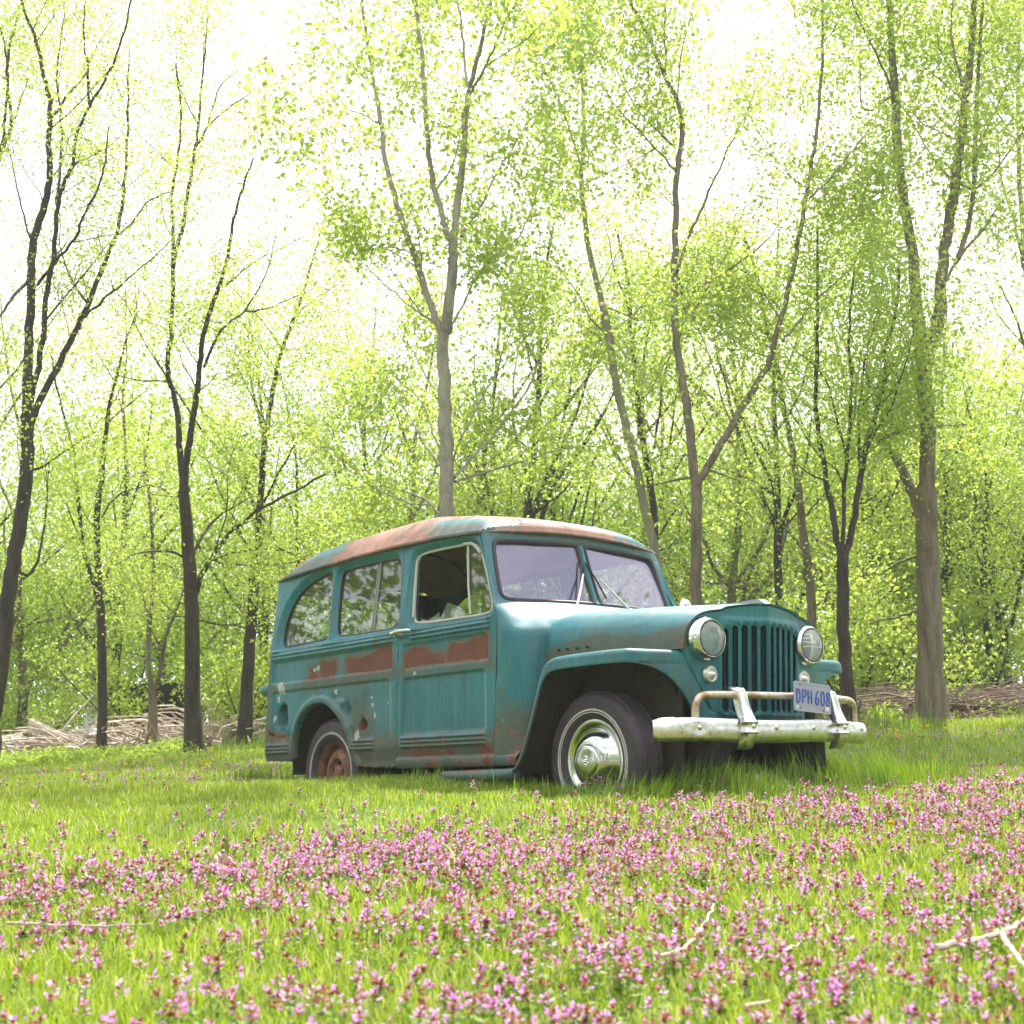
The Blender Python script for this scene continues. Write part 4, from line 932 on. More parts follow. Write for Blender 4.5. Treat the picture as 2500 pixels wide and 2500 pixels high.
rng = np.random.default_rng(7)
def vnoise(x, y, sc_, seed):
    r = np.random.default_rng(seed); o = 0
    for k in range(7):
        a = r.uniform(0, 2*math.pi); f = sc_*r.uniform(.6, 1.8); o = o+np.sin((x*math.cos(a)+y*math.sin(a))*f+r.uniform(0, 6.28))
    return o/7**.5*.7                                  # about -1..1
def leafmat(name, cols, trans=.45, rough=.55, spec=.25, tcol=None, pos=None):
    m = mat(name); t = m.node_tree; t.nodes.clear(); N = t.nodes.new; L = t.links.new
    o = N('ShaderNodeOutputMaterial'); ge = N('ShaderNodeNewGeometry'); r = N('ShaderNodeValToRGB'); e = r.color_ramp.elements
    while len(e) < len(cols): e.new(.5)
    for i, c in enumerate(cols): e[i].position = (pos[i] if pos else i/(len(cols)-1)); e[i].color = (*c, 1)
    L(ge.outputs['Random Per Island'], r.inputs['Fac'])
    p = N('ShaderNodeBsdfPrincipled'); p.inputs['Roughness'].default_value = rough; p.inputs['Specular IOR Level'].default_value = spec; L(r.outputs['Color'], p.inputs['Base Color'])
    tl = N('ShaderNodeBsdfTranslucent'); hs = N('ShaderNodeHueSaturation'); hs.inputs['Hue'].default_value = .498; hs.inputs["Value"].default_value = 1.22; L(r.outputs['Color'], hs.inputs['Color']); L(hs.outputs['Color'], tl.inputs['Color'])
    mx = N('ShaderNodeMixShader'); mx.inputs[0].default_value = trans; L(p.outputs[0], mx.inputs[1]); L(tl.outputs[0], mx.inputs[2]); L(mx.outputs[0], o.inputs['Surface'])
    return m
BLADE = leafmat('grass_blade', [(.165, .25, .010), (.24, .335, .015), (.32, .41, .02), (.44, .47, .09), (.20, .31, .012), (.21, .32, .015), (.26, .36, .02), (.24, .34, .02), (.55, .46, .27)], .42, .42, .35)
TALLB = leafmat('tall_grass_blade', [(.09, .17, .010), (.15, .25, .015), (.23, .33, .025)], .40, .42, .35)

def blades(wd, l, h, wdt, seed, lean=.45, zoff=0.):
    r = np.random.default_rng(seed); n = len(wd); xy = XY2(wd, l); z = ground(wd, l)+zoff
    a = r.uniform(0, 2*math.pi, n); f = np.stack([np.cos(a), np.sin(a), 0*a], 1); side_ = np.stack([-np.sin(a), np.cos(a), 0*a], 1)*(wdt/2)[:, None]
    ln = r.uniform(.05, lean, n)*h; base = np.c_[xy, z]; mid = base+f*(ln*.35)[:, None]; mid[:, 2] += h*.58; tip = base+f*ln[:, None]; tip[:, 2] += h*r.uniform(.85, 1.0, n)
    V = np.stack([base-side_, base+side_, mid+side_*.85, mid-side_*.85, tip+side_*.12, tip-side_*.12], 1)
    i = np.arange(n)[:, None]*6; F = np.concatenate([i+[[0, 1, 2, 3]], i+[[3, 2, 4, 5]]], 0)
    return V.reshape(-1, 3), F
def XY2(wd, l):
    h = np.array([math.cos(YAW), math.sin(YAW)]); r = np.array([math.sin(YAW), -math.cos(YAW)])
    return CC[:2][None] + wd[:, None]*h[None] + l[:, None]*r[None]
def wedge(n, w0, w1, ex, k=.50):
    """random points in the view wedge; ex>1 favours near ground"""
    u = rng.random(n); wd = (w0**ex+u*(w1**ex-w0**ex))**(1/ex); return wd, (rng.random(n)*2-1)*k*(wd+.6)
def in_car(wd, l, m=0.):
    p = XY2(wd, l); return (p[:, 0] > -3.45-m) & (p[:, 0] < .55+m) & (np.abs(p[:, 1]) < .74+m)
VV, FF, n0 = [], [], 0
def push(V, F):
    global n0
    VV.append(V); FF.append(F+n0); n0 += len(V)
for (cnt, w0, w1, ex) in ((110000, 1.9, 5.5, 1.3), (120000, 5.0, 9.5, 1.5), (125000, 9.0, 19.5, 1.6)):
    wd, l = wedge(cnt, w0, w1, ex); k = ~in_car(wd, l, -.1); wd, l = wd[k], l[k]
    p = XY2(wd, l); nn_ = vnoise(p[:, 0], p[:, 1], 2.2, 3); n2_ = vnoise(p[:, 0], p[:, 1], 7, 4)
    h = (.046+.014*nn_+.014*n2_)*rng.uniform(.55, 1.4, len(wd)); h = np.clip(h, .018, .12)*(1-.25*sm(11, 9, wd)*0)
    wdt = (.0026+.00045*wd)*rng.uniform(.7, 1.3, len(wd)); push(*blades(wd, l, h, wdt, cnt+int(w0*10), .8))
gr = obj('grass', mkmesh('grass', np.concatenate(VV), np.concatenate(FF), BLADE, False)); tag(gr, 'short bright green lawn grass around the car', 'grass', kind='stuff')
# tall uncut grass around the wheels and under the bumper
VV, FF, n0 = [], [], 0
def strip(pts, n, spread, h0, h1, seed, wd_=.0055):
    r = np.random.default_rng(seed); pts = np.array(pts, float); s = np.r_[0, np.cumsum(np.linalg.norm(np.diff(pts, axis=0), axis=1))]; t = r.random(n)*s[-1]
    x = np.interp(t, s, pts[:, 0])+r.normal(0, spread, n); y = np.interp(t, s, pts[:, 1])+r.normal(0, spread, n)
    wd, l = WL(np.stack([x, y], 1)); cl = .65+.5*np.clip(vnoise(x, y, 9, seed), -1, 1)
    push(*blades(wd, l, r.uniform(h0, h1, n)*cl, wd_*r.uniform(.6, 1.2, n), seed, .5))
strip([(.52, -.95), (.80, -.60), (.92, 0), (.85, .60), (.62, 1.0)], 3400, .13, .10, .26, 11)
strip([(.70, .75), (.45, 1.15), (.1, 1.3)], 1800, .22, .09, .22, 17)
strip([(.5, -.55), (.6, 0), (.5, .6)], 1400, .12, .10, .26, 18)
strip([(.50, -.95), (.15, -1.02), (-.25, -.98)], 900, .07, .07, .17, 12)
strip([(-.2, -.92), (-1.2, -.93), (-2.2, -.93), (-3.3, -.93)], 1800, .08, .05, .12, 13)
strip([(-2.9, -.98), (-3.2, -1.0), (-3.5, -.9)], 500, .10, .10, .22, 14)
strip([(-.3, -.5), (-2.3, -.5)], 900, .25, .06, .14, 15)
for (u, v) in ((1585, 1745), (1180, 1830), (480, 1832), (2130, 1800), (640, 1835)):
    w_ = hit(u, v) if v > 1800 else 13.; p = P(u, v, w_); strip([(p[0]-.3, p[1]-.3), (p[0]+.3, p[1]+.3)], 260, .22, .15, .38, int(u), .010)
tg = obj('tall_grass', mkmesh('tall_grass', np.concatenate(VV), np.concatenate(FF), TALLB, False)); tag(tg, 'longer uncut grass standing around the car wheels and below its bumper', 'tall grass', kind='stuff')

# ------------------------------------------------------------------ flower carpet
PETAL = leafmat('pink_petal', [(.64, .14, .66), (.72, .31, .76), (.76, .47, .80), (.68, .17, .72)], .35, .5, .2)
REDLEAF = leafmat('reddish_leaf', [(.24, .085, .055), (.34, .14, .09), (.28, .18, .08)], .3, .6, .2)
GRNLEAF = leafmat('deadnettle_leaf', [(.12, .20, .03), (.18, .28, .04), (.22, .30, .07)], .35, .6, .2)
def quads(c, a, b):                                   # rhombus quads: centre, half axes
    V = np.stack([c-a, c+b*.9-a*.1, c+a, c-b*.9-a*.1], 1).reshape(-1, 3); return V, np.arange(len(V)).reshape(-1, 4)
def flowers(n_try, seed, w0, w1, ex, dens, scale=1.):
    r = np.random.default_rng(seed); u = r.random(n_try); wd = (w0**ex+u*(w1**ex-w0**ex))**(1/ex); l = (r.random(n_try)*2-1)*.50*(wd+.6)
    p = XY2(wd, l); d = dens(wd, l, p); k = (r.random(n_try) < d) & ~in_car(wd, l, .05); wd, l, p = wd[k], l[k], p[k]; n = len(wd)
    z = ground(wd, l); H = r.uniform(.038, .088, n)*(1+.18*vnoise(p[:, 0], p[:, 1], 6, 9))*scale; base = np.c_[p, z]; vig = np.where(r.random(n) < .30, .10, r.uniform(.45, 1.05, n))
    tilt = r.normal(0, .012, (n, 2)); VV, FF, MI = [], [], []; n0 = 0
    top = base.copy(); top[:, :2] += tilt; top[:, 2] += H
    def ring(k, zf, rad, size, asp, mi, up, jit=.4, cond=None):
        nonlocal n0
        for q in range(k):
            a = 2*math.pi*q/k+r.uniform(0, 6.28, n) if jit > 1 else 2*math.pi*q/k+r.uniform(-jit, jit, n)+base[:, 0]*37
            dr = np.stack([np.cos(a), np.sin(a), np.full(n, up)+r.normal(0, .25, n)], 1); dr /= np.linalg.norm(dr, axis=1)[:, None]
            c = base+(top-base)*zf+dr*(rad*scale*r.uniform(.7, 1.2, n))[:, None]
            s = size*scale*r.uniform(.7, 1.25, n); sd_ = np.cross(dr, [0, 0, 1.]); sd_ /= np.linalg.norm(sd_, axis=1)[:, None]+1e-9
            sd_ = sd_+np.cross(dr, sd_)*r.normal(0, .5, n)[:, None]
            m = np.ones(n, bool) if cond is None else r.random(n) < cond*vig
            V, F = quads(c[m], dr[m]*s[m][:, None], sd_[m]*(s[m]*asp)[:, None]); VV.append(V); FF.append(F+n0); MI.append(np.full(len(F), mi)); n0 += len(V)
    ring(3, .45, .009, .011, .75, 2, -.1); ring(3, .70, .008, .010, .75, 2, .0); ring(4, .90, .006, .009, .8, 1, .3, 9); ring(3, 1.0, .003, .0065, .8, 1, 1.2, 9)
    ring(4, .78, .014, .0068, .55, 0, .5, 9, .9); ring(4, .90, .013, .0068, .55, 0, .9, 9, .9); ring(3, .62, .015, .0078, .5, 0, .5, 9, .75); ring(2, 1.0, .012, .0075, .5, 0, 1.2, 9, .8)
    # stems
    a = r.uniform(0, 3.14, n); sd_ = np.stack([np.cos(a), np.sin(a), 0*a], 1)*.0014*scale; V = np.stack([base-sd_, base+sd_, top+sd_*.8, top-sd_*.8], 1).reshape(-1, 3)
    VV.append(V); F = np.arange(len(V)).reshape(-1, 4); FF.append(F+n0); MI.append(np.full(len(F), 2)); 
    return np.concatenate(VV), np.concatenate(FF), np.concatenate(MI)
def dens_main(wd, l, p):
    # carpet in front of the car: its far edge curves, thick band at mid distance, thinner towards the camera
    t = l/wd; far = 6.35+.25*np.sin(l*1.3)-.9*sm(-.08, -.33, t)*1.0+.9*sm(.18, .36, t)
    n = vnoise(p[:, 0], p[:, 1], 3.0, 21)*.7+vnoise(p[:, 0], p[:, 1], 9.0, 22)*.5
    d = (1-sm(far-1.5, far+.45, wd))*(.58+.50*n)*(.42+.62*sm(3.0, 4.6, wd))
    d = d+.05*(1-sm(far, far+1.0, wd))+.10*sm(.25, .36, t)*(wd < 10)
    return np.clip(d, .0, 1)
V1, F1, M1 = flowers(18500, 31, 2.1, 7.6, 1.75, dens_main)
def dens_far(wd, l, p):
    t = l/wd; n = vnoise(p[:, 0], p[:, 1], 1.6, 41); return np.clip(.5+.9*n, 0, 1)*((t < -.15) | (t > .22))*.9
V2, F2, M2 = flowers(3000, 32, 7.5, 15, 1.7, dens_far, .95)
me = mkmesh('wildflowers', np.concatenate([V1, V2]), np.concatenate([F1, F2+len(V1)]), None, False)
for m_ in (PETAL, REDLEAF, GRNLEAF): me.materials.append(m_)
me.polygons.foreach_set('material_index', np.concatenate([M1, M2]).astype(np.int32))
fl = obj('wildflowers', me); tag(fl, 'carpet of small pink purple wildflowers with reddish tops in the grass', 'wildflowers', kind='stuff')

# dandelions
YEL = noisy('dandelion_yellow', [(.75, .50, .01), (.85, .65, .03)], 60, .6); STEMM = simple('dandelion_stem', (.16, .26, .05), .6)
def dandelion(u, v, label, first=None, s=1.):
    w_ = hit(u, v, .06); p = P(u, v, w_); z0 = float(gz(p[0], p[1])); h = max(.05, p[2]-z0)
    t = thing('dandelion', label, 'dandelion', (p[0], p[1], z0), 'yellow dandelions in the lawn')
    b = MB(); b.tube([(p[0], p[1], z0), (p[0]+.004, p[1], z0+h*.5), (p[0], p[1], z0+h)], .0022*s, 6); b.build('stem', STEMM, t)
    r = np.random.default_rng(int(u*7+v)); b = MB()
    b.lathe([(0, -.006), (.006, -.004), (.007, .0), (.003, .004), (0, .005)], (p[0], p[1], z0+h), (0, 0, 1), 8)
    for k in range(34):
        a = r.uniform(0, 6.28); e = r.uniform(.1, 1.25); d = np.array((math.cos(a)*math.cos(e), math.sin(a)*math.cos(e), math.sin(e))); c = np.array((p[0], p[1], z0+h)); q = np.cross(d, (0, 0, 1)); q /= np.linalg.norm(q)+1e-6; L_ = .019*s*r.uniform(.8, 1.1)
        b.add([c-q*.0015*s, c+q*.0015*s, c+d*L_+q*.003*s, c+d*L_-q*.003*s], [(0, 1, 2, 3)])
    b.build('flower_head', YEL, t, smooth=False)
dandelion(2177, 2014, 'lone yellow dandelion among the pink flowers right of the car', None, 1.1)
dl = [(163, 1859, 'leftmost yellow dandelion in the shaded lawn at left'), (167, 1881, 'yellow dandelion a little below the leftmost one'), (205, 1896, 'yellow dandelion lowest of those in the left lawn'), (254, 1849, 'yellow dandelion near the foot of the slender trunk at left'),
      (307, 1868, 'yellow dandelion midway between the slender trunk and the stout trunk'), (350, 1859, 'yellow dandelion just left of the stout trunk foot'), (485, 1857, 'first of three yellow dandelions right of the stout trunk'), (497, 1862, 'second of three yellow dandelions right of the stout trunk'),
      (504, 1871, 'third of three yellow dandelions right of the stout trunk'), (539, 1846, 'yellow dandelion near the leaning stump beside the car rear'), (2172, 1787, 'yellow dandelion nearest the bumper end on the right lawn'), (2192, 1788, 'upper one of a yellow dandelion cluster right of the bumper'),
      (2190, 1795, 'middle one of a yellow dandelion cluster right of the bumper'), (2193, 1801, 'lower one of a yellow dandelion cluster right of the bumper'), (2250, 1778, 'yellow dandelion on the right lawn below the brush pile'), (2265, 1776, 'yellow dandelion beside another below the right brush pile'), (2310, 1781, 'rightmost yellow dandelion on the right lawn')]
for u, v, lb in dl: dandelion(u, v, lb, None, 1.5)
# broad yellow-green leaf tufts in the flowers
TUFT = simple('broad_leaf', (.26, .36, .03), .45, 0., **{'Subsurface Weight': .0})
for (u, v, s, lb) in ((556, 2085, 1., 'broad leaf tuft in the flowers beside the pale dead leaf'), (820, 2070, 1.1, 'tall broad leaf tuft in the pink flowers below the rear wheel'), (1125, 2120, 1.2, 'low spreading broad leaf tuft in the flowers below the car door'), (178, 2140, .8, 'small broad leaf tuft at the left among pink flowers'), (358, 2140, .9, 'narrow leaf tuft left of the pale dead leaf'), (1845, 2050, .9, 'upright pale leaf tuft in the flowers below the bumper')):
    w_ = hit(u, v, .05); p = P(u, v, w_); z0 = float(gz(p[0], p[1])); r = np.random.default_rng(int(u)); b = MB()
    for k in range(4):
        a = r.uniform(0, 6.28); d = np.array((math.cos(a), math.sin(a), 0)); q = np.array((-d[1], d[0], 0))*.009*s; h = .11*s*r.uniform(.7, 1.1); c = np.array((p[0], p[1], z0))
        pt_ = [c, c+d*.012+[0, 0, h*.4], c+d*.03*s+[0, 0, h*.8], c+d*.055*s+[0, 0, h]]
        b.grid(np.array([[x-q*f, x+d*.002*f-[0, 0, .003*f], x+q*f] for x, f in zip(pt_, (.35, 1, .9, .05))]))
    o = b.build('leaf_tuft', TUFT); rebase(o, (p[0], p[1], z0)); tag(o, lb, 'plant', 'broad leaf tufts among the flowers')

# sticks and dead leaf in the foreground
STICK = noisy('dry_stick', [(.34, .26, .19), (.55, .45, .36)], 18, .8, bump=.3, bscale=60, bdist=.003)
def stick(paths, name, label, cat, group, r0, seed, dz=.055):
    b = MB(); r = np.random.default_rng(seed); basep = None
    for (pp, f) in paths:
        q = []
        for u, v in pp:
            w_ = hit(u, v, dz); q.append(P(u, v, w_))
        q = chaikin(np.array(q), 1, False); q = resamp(q, .03, False); q[1:-1] += r.normal(0, .0025, (len(q)-2, 3))
        b.tube(q, np.linspace(1, .55, len(q))*r0*f, 7); basep = q[0] if basep is None else basep
    o = b.build(name, STICK); rebase(o, basep); tag(o, label, cat, group); return o
G_ = 'dry sticks lying on the grass'
stick([([(16, 2254), (130, 2259), (245, 2262), (368, 2256)], 1)], 'stick', 'long thin pale stick lying straight in the flowers at far left', 'stick', G_, .0045, 1)
stick([([(2285, 2314), (2370, 2300), (2445, 2280), (2520, 2238)], 1), ([(2443, 2281), (2465, 2310), (2500, 2355), (2520, 2380)], .8)], 'stick', 'forked grey branch lying in the grass at the right edge', 'stick', G_, .0085, 2)
stick([([(1612, 2334), (1660, 2322), (1703, 2282), (1730, 2240), (1742, 2208)], 1)], 'stick', 'curved pale stick bowing up through the flowers', 'stick', G_, .0045, 3)
stick([([(1431, 2346), (1460, 2322), (1489, 2300)], 1)], 'stick', 'short pale twig slanting left of the curved stick', 'stick', G_, .0035, 4)
stick([([(1910, 2325), (1950, 2303)], 1)], 'stick', 'stubby twig between the curved stick and the forked branch', 'stick', G_, .004, 5)
stick([([(2003, 2252), (2032, 2278)], 1)], 'stick', 'small dark twig above the stubby twig', 'stick', G_, .003, 6)
stick([([(1818, 2458), (1850, 2448), (1880, 2444)], 1)], 'stick', 'short pale twig nearest the bottom edge', 'stick', G_, .0045, 7)
def deadleaf(u, v, s, label):
    w_ = hit(u, v, .06); p = P(u, v, w_); r = np.random.default_rng(int(u)); n = 11; m = 7; G = []
    for i in range(n):
        t = i/(n-1); hw = .5*math.sin(math.pi*min(1, t*.93+.05))**.7*(1+.3*math.sin(i*2.4)); G.append([(s*(t-.5)*1.3, s*hw*(j/(m-1)-.5)*1.3, s*(.35*abs(j/(m-1)-.5)+.12*math.sin(i*1.3+j))) for j in range(m)])
    R_ = np.array(Matrix.Rotation(1.1, 3, 'Y')@Matrix.Rotation(r.uniform(0, 6), 3, 'Z')); G = np.array(G)@R_.T+p; b = MB(); b.grid(G)
    o = b.build('dead_leaf', noisy('dead_leaf_tan', [(.45, .33, .24), (.66, .54, .42)], 20, .8)); rebase(o, p); tag(o, label, 'leaf', 'dead leaves in the lawn')
deadleaf(540, 2108, .085, 'pale crumpled dead leaf lying on the pink flowers'); deadleaf(85, 1968, .05, 'small curled dead leaf in the lawn at left'); deadleaf(2240, 2182, .05, 'pale dead leaf in the flowers above the forked branch')
# ------------------------------------------------------------------ trees
def barkm(name, cols, sc_=3.0): return noisy(name, cols, sc_, .9, bump=.9, bscale=12, stretch=(3.4, 3.4, .5), bdist=.06)
BDARK = barkm('dark_bark', [(.022, .015, .012), (.050, .036, .029), (.075, .056, .044)])
BMID = barkm('grey_brown_bark', [(.09, .066, .048), (.20, .155, .115), (.28, .22, .17)])
BPALE = barkm('pale_poplar_bark', [(.15, .125, .10), (.32, .28, .225), (.40, .36, .30)], 2.0)
LPOP = leafmat('poplar_leaf', [(0.24, 0.336, 0.055), (0.327, 0.441, 0.075), (0.404, 0.504, 0.105), (0.461, 0.504, 0.085), (0.288, 0.389, 0.065)], .55, .4, .4)
LELM = leafmat('elm_leaf', [(0.292, 0.379, 0.055), (0.383, 0.479, 0.075), (0.455, 0.539, 0.105), (0.337, 0.429, 0.065)], .55, .5, .25)
LRGT = leafmat('young_leaf', [(0.25, 0.357, 0.055), (0.345, 0.462, 0.065), (0.432, 0.536, 0.085), (0.298, 0.399, 0.065)], .52, .45, .3)
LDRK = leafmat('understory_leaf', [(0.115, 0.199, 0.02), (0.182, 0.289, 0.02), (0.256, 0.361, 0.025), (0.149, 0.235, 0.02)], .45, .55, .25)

def leafquads(c, size, r, asp=.62, droop=.3):
    n = len(c); a = r.normal(0, 1, (n, 3)); a[:, 2] -= droop; a /= np.linalg.norm(a, axis=1)[:, None]; b = r.normal(0, 1, (n, 3)); b -= a*(a*b).sum(1)[:, None]; b /= np.linalg.norm(b, axis=1)[:, None]
    s = size*r.uniform(.6, 1.3, n)[:, None]*.5; fold = np.cross(a, b)*s*r.uniform(-.35, .35, n)[:, None]
    V = np.stack([c-a*s, c+b*s*asp+fold-a*s*.15, c+a*s, c-b*s*asp+fold-a*s*.15], 1).reshape(-1, 3); return V, np.arange(len(V)).reshape(-1, 4)
def branch(p, d, L_, r0, r, segs=6, curl=.16, up=.10):
    q = [np.array(p, float)]; d = np.array(d, float); d /= np.linalg.norm(d)
    for k in range(segs):
        d = d+r.normal(0, curl, 3)+[0, 0, up]; d /= np.linalg.norm(d); q.append(q[-1]+d*L_/segs)
    return np.array(q), d
def twigs(limbs, r, n2, len2, n3, len3, r2=.016, start=.25, spread=.85, up=.10):
    """limbs: list of (pts, radii). returns list of thin branches and leaf anchor points"""
    thin, anch = [], []
    for pts, rad in limbs:
        s = np.r_[0, np.cumsum(np.linalg.norm(np.diff(pts, axis=0), axis=1))]; T = s[-1]; k = max(1, int(n2*T))
        for j in range(k):
            t = T*(start+(1-start)*r.random()); i = min(np.searchsorted(s, t), len(s)-1); i = max(i, 1); f = (t-s[i-1])/(s[i]-s[i-1]+1e-9); p = pts[i-1]+(pts[i]-pts[i-1])*f; dl = pts[i]-pts[i-1]; dl /= np.linalg.norm(dl)+1e-9
            o = r.normal(0, 1, 3); o -= dl*(o@dl); o /= np.linalg.norm(o)+1e-9
            L_ = len2*r.uniform(.45, 1.15)*(1-.45*t/T); q, _ = branch(p, dl*.65+o*spread, L_, 0, r, 6, .16, up); rb = min(r2, .6*float(np.interp(t, s, rad)))*L_/len2
            thin.append((q, np.linspace(rb, rb*.25, len(q))))
            for h in range(n3):
                ii = r.integers(1, len(q)); dd = q[ii]-q[ii-1]; dd /= np.linalg.norm(dd); o = r.normal(0, 1, 3); o -= dd*(o@dd); o /= np.linalg.norm(o)
                q2, _ = branch(q[ii], dd*.7+o, len3*r.uniform(.4, 1.1), 0, r, 4, .2, up*.7); thin.append((q2, np.linspace(rb*.45, rb*.15, len(q2)))); anch.append(q2)
            anch.append(q[2:])
        anch.append(pts[int(len(pts)*.8):])
    return thin, anch
def crown(anch, r, count, size, jit, asp=.62, droop=.3, clump=0):
    A = np.concatenate([resamp(a, .12, False) if len(a) > 1 else a for a in anch]); 
    c = A[r.integers(0, len(A), count)]+r.normal(0, jit, (count, 3)); return leafquads(c, size, r, asp, droop)
def tubes_mesh(limbs, n=7):
    b = MB()
    for q, rad in limbs: b.tube(q, rad, n if rad[0] > .03 else 4, cap=False)
    return np.concatenate(b.V), b.F
def pxlimb(pts, w0, dw, wpx0, wpx1, r, k=2):
    """trace a limb: image points, depth w0 drifting by dw; widths in image px"""
    pts = np.array(pts, float); s = np.r_[0, np.cumsum(np.linalg.norm(np.diff(pts, axis=0), axis=1))]; s /= s[-1]
    q = np.array([P(u, v, w0+dw*t) for (u, v), t in zip(pts, s)]); q = chaikin(q, k, False); t = np.linspace(0, 1, len(q)); q[1:-1] += r.normal(0, .006, (len(q)-2, 3))*1.0
    rad = (wpx0+(wpx1-wpx0)*t)*(w0+dw*t)/FPX/2; return q, rad
def tree(name, label, trunk, limbs, w0, wd, bark, leaf, seed, n2=1.6, len2=1.3, n3=3, len3=.5, count=6000, size=.05, jit=.12, group=None, start=.2, r2=.016, droop=.3, flare=1.0, trunk_twigs=0, up=.10, clear=False):
    """trunk: image polyline from the foot upwards; limbs: (polyline, w offset at start, drift, width0, width1)"""
    r = np.random.default_rng(seed); tq, tr = pxlimb(trunk, w0, 0, wd[0], wd[1], r)
    foot = tq[0]; zg = float(gz(foot[0], foot[1])); tq[:, 2] += 0
    up_ = tq[:, 2] > zg+.55; tq, tr = np.vstack([tq[:1], tq[up_]]), np.r_[tr[0], tr[up_]]; d1 = tq[1]-tq[0]; d1 = d1/max(d1[2], .05); tq = np.vstack([[foot[0], foot[1], zg-.25], [foot[0], foot[1], zg+.02], tq[0]*[1, 1, 0]+[0, 0, zg]+d1*.14, tq[0]*[1, 1, 0]+[0, 0, zg]+d1*.38, tq[1:]]); tr = np.r_[tr[0]*1.7*flare, tr[0]*1.45*flare, tr[0]*1.18, tr[0]*1.04, tr[1:]]
    LB = [pxlimb(p, w0+o, -dw if (dw < 0 and p[0][1] > 560 and clear) else dw, a, b, r) for p, o, dw, a, b in limbs]
    src = [(q, rad) for q, rad in LB if len(q) > 2]
    if trunk_twigs: src.append((tq, tr))
    th, an = twigs(src, r, n2, len2, n3, len3, r2, start, up=up)
    loc = (float(tq[0][0]), float(tq[0][1]), zg)
    t = thing(name, label, 'tree', loc, group)
    V, F = tubes_mesh([(tq, tr)], 12); V2, F2 = tubes_mesh(LB, 8); V3, F3 = tubes_mesh(th, 5)
    obj('trunk', mkmesh('trunk', np.vstack([V, V2]), F+[tuple(i+len(V) for i in f) for f in F2], bark), t)
    V4, F4 = crown(an, r, count, size, jit, droop=droop)
    cc_ = V4.reshape(-1, 4, 3).mean(1); lim = np.vstack([tq]+[q for q, rad in LB if rad[0] > .03]); ax = resamp(lim[:len(tq)], .3, False); kp = np.ones(len(cc_), bool)
    for a_ in ax: kp &= ~((np.linalg.norm((cc_-a_)*[1, 1, .9], axis=1) < .5) & (r.random(len(cc_)) < .85))
    V4 = V4.reshape(-1, 4, 3)[kp].reshape(-1, 3); F4 = np.arange(len(V4)).reshape(-1, 4)
    me = mkmesh('crown', np.vstack([V3, V4]), [tuple(f) for f in F3]+[tuple(int(i)+len(V3) for i in f) for f in F4], None, False); me.materials.append(leaf); me.materials.append(bark)
    mi = np.zeros(len(F3)+len(F4), np.int32); mi[:len(F3)] = 1; me.polygons.foreach_set('material_index', mi); obj('crown', me, t); return t
a1 = lambda *p: [(x*.4658, y*.4658) for x, y in p]                       # upper left study crop
a2 = lambda *p: [(x*.5177, 900+y*.5176) for x, y in p]
a3 = lambda *p: [(850+x*.4658, y*.4658) for x, y in p]
a4 = lambda *p: [(850+x*.44, 700+y*.44) for x, y in p]
a5 = lambda *p: [(1650+x*.4658, y*.4658) for x, y in p]
a6 = lambda *p: [(1650+x*.5177, 900+y*.5176) for x, y in p]
GE = 'leafing trees along the edge of the woods'
# T1 dark many-stemmed tree at the left edge
tree('tree', 'tall dark many-stemmed tree leaning in from the left edge', [(-28, 1790)]+a2((5, 1450), (22, 1220), (50, 1000), (85, 780), (122, 550), (133, 350), (130, 200)), [
    (a2((130, 230))+a1((145, 1930), (155, 1750), (165, 1500), (165, 1280), (200, 1180), (255, 1000), (265, 850), (250, 780), (265, 640), (262, 520), (230, 400), (210, 290), (180, 180), (110, 0), (70, -160)), 0, .8, 26, 5),
    (a2((130, 250), (150, 120))+a1((205, 1900), (235, 1700), (245, 1500), (285, 1350), (290, 1200), (300, 1080), (330, 960), (370, 900), (390, 800), (415, 650), (460, 570), (520, 480), (600, 320), (650, 180), (690, 0), (710, -120)), .1, -.9, 16, 4),
    (a2((130, 300), (200, 120))+a1((300, 1930), (400, 1720), (460, 1600), (540, 1390), (610, 1240), (640, 1080), (660, 900), (670, 650), (668, 440), (680, 250)), 0, 1.4, 20, 3),
    (a1((180, 1510), (270, 1400), (390, 1260), (440, 1120), (520, 990), (550, 880), (570, 650)), .2, -1.2, 10, 3),
    (a1((610, 1240), (700, 1160), (780, 1050), (900, 1000)), .7, .6, 7, 2), (a1((440, 1660), (560, 1550), (730, 1420), (900, 1260)), .4, -1.0, 9, 3),
    (a1((300, 1080), (320, 850), (325, 600), (290, 400), (330, 150), (340, 0)), .3, 1.2, 8, 3), (a1((270, 620), (360, 500), (440, 400), (500, 260), (600, 100)), .3, 1., 8, 2), (a1((460, 570), (465, 370), (435, 200), (445, 0)), 0, -.8, 8, 3),
    (a1((375, 870), (470, 820), (570, 770), (660, 690)), .3, .8, 6, 2), (a1((150, 1470), (60, 1560), (0, 1660), (-60, 1750)), 0, -1, 12, 5), (a1((160, 1250), (110, 1060), (60, 860), (30, 700)), .1, 1.2, 7, 3),
    (a2((110, 500), (200, 465), (300, 390), (460, 290)), 0, -1.4, 9, 3), (a2((70, 900), (120, 1000), (190, 900), (225, 620), (230, 400)), .1, .9, 10, 3)], 14.5, (40, 30), BDARK, LELM, 101, 1.6, 1.9, 3, .7, 19000, .043, .16, GE)
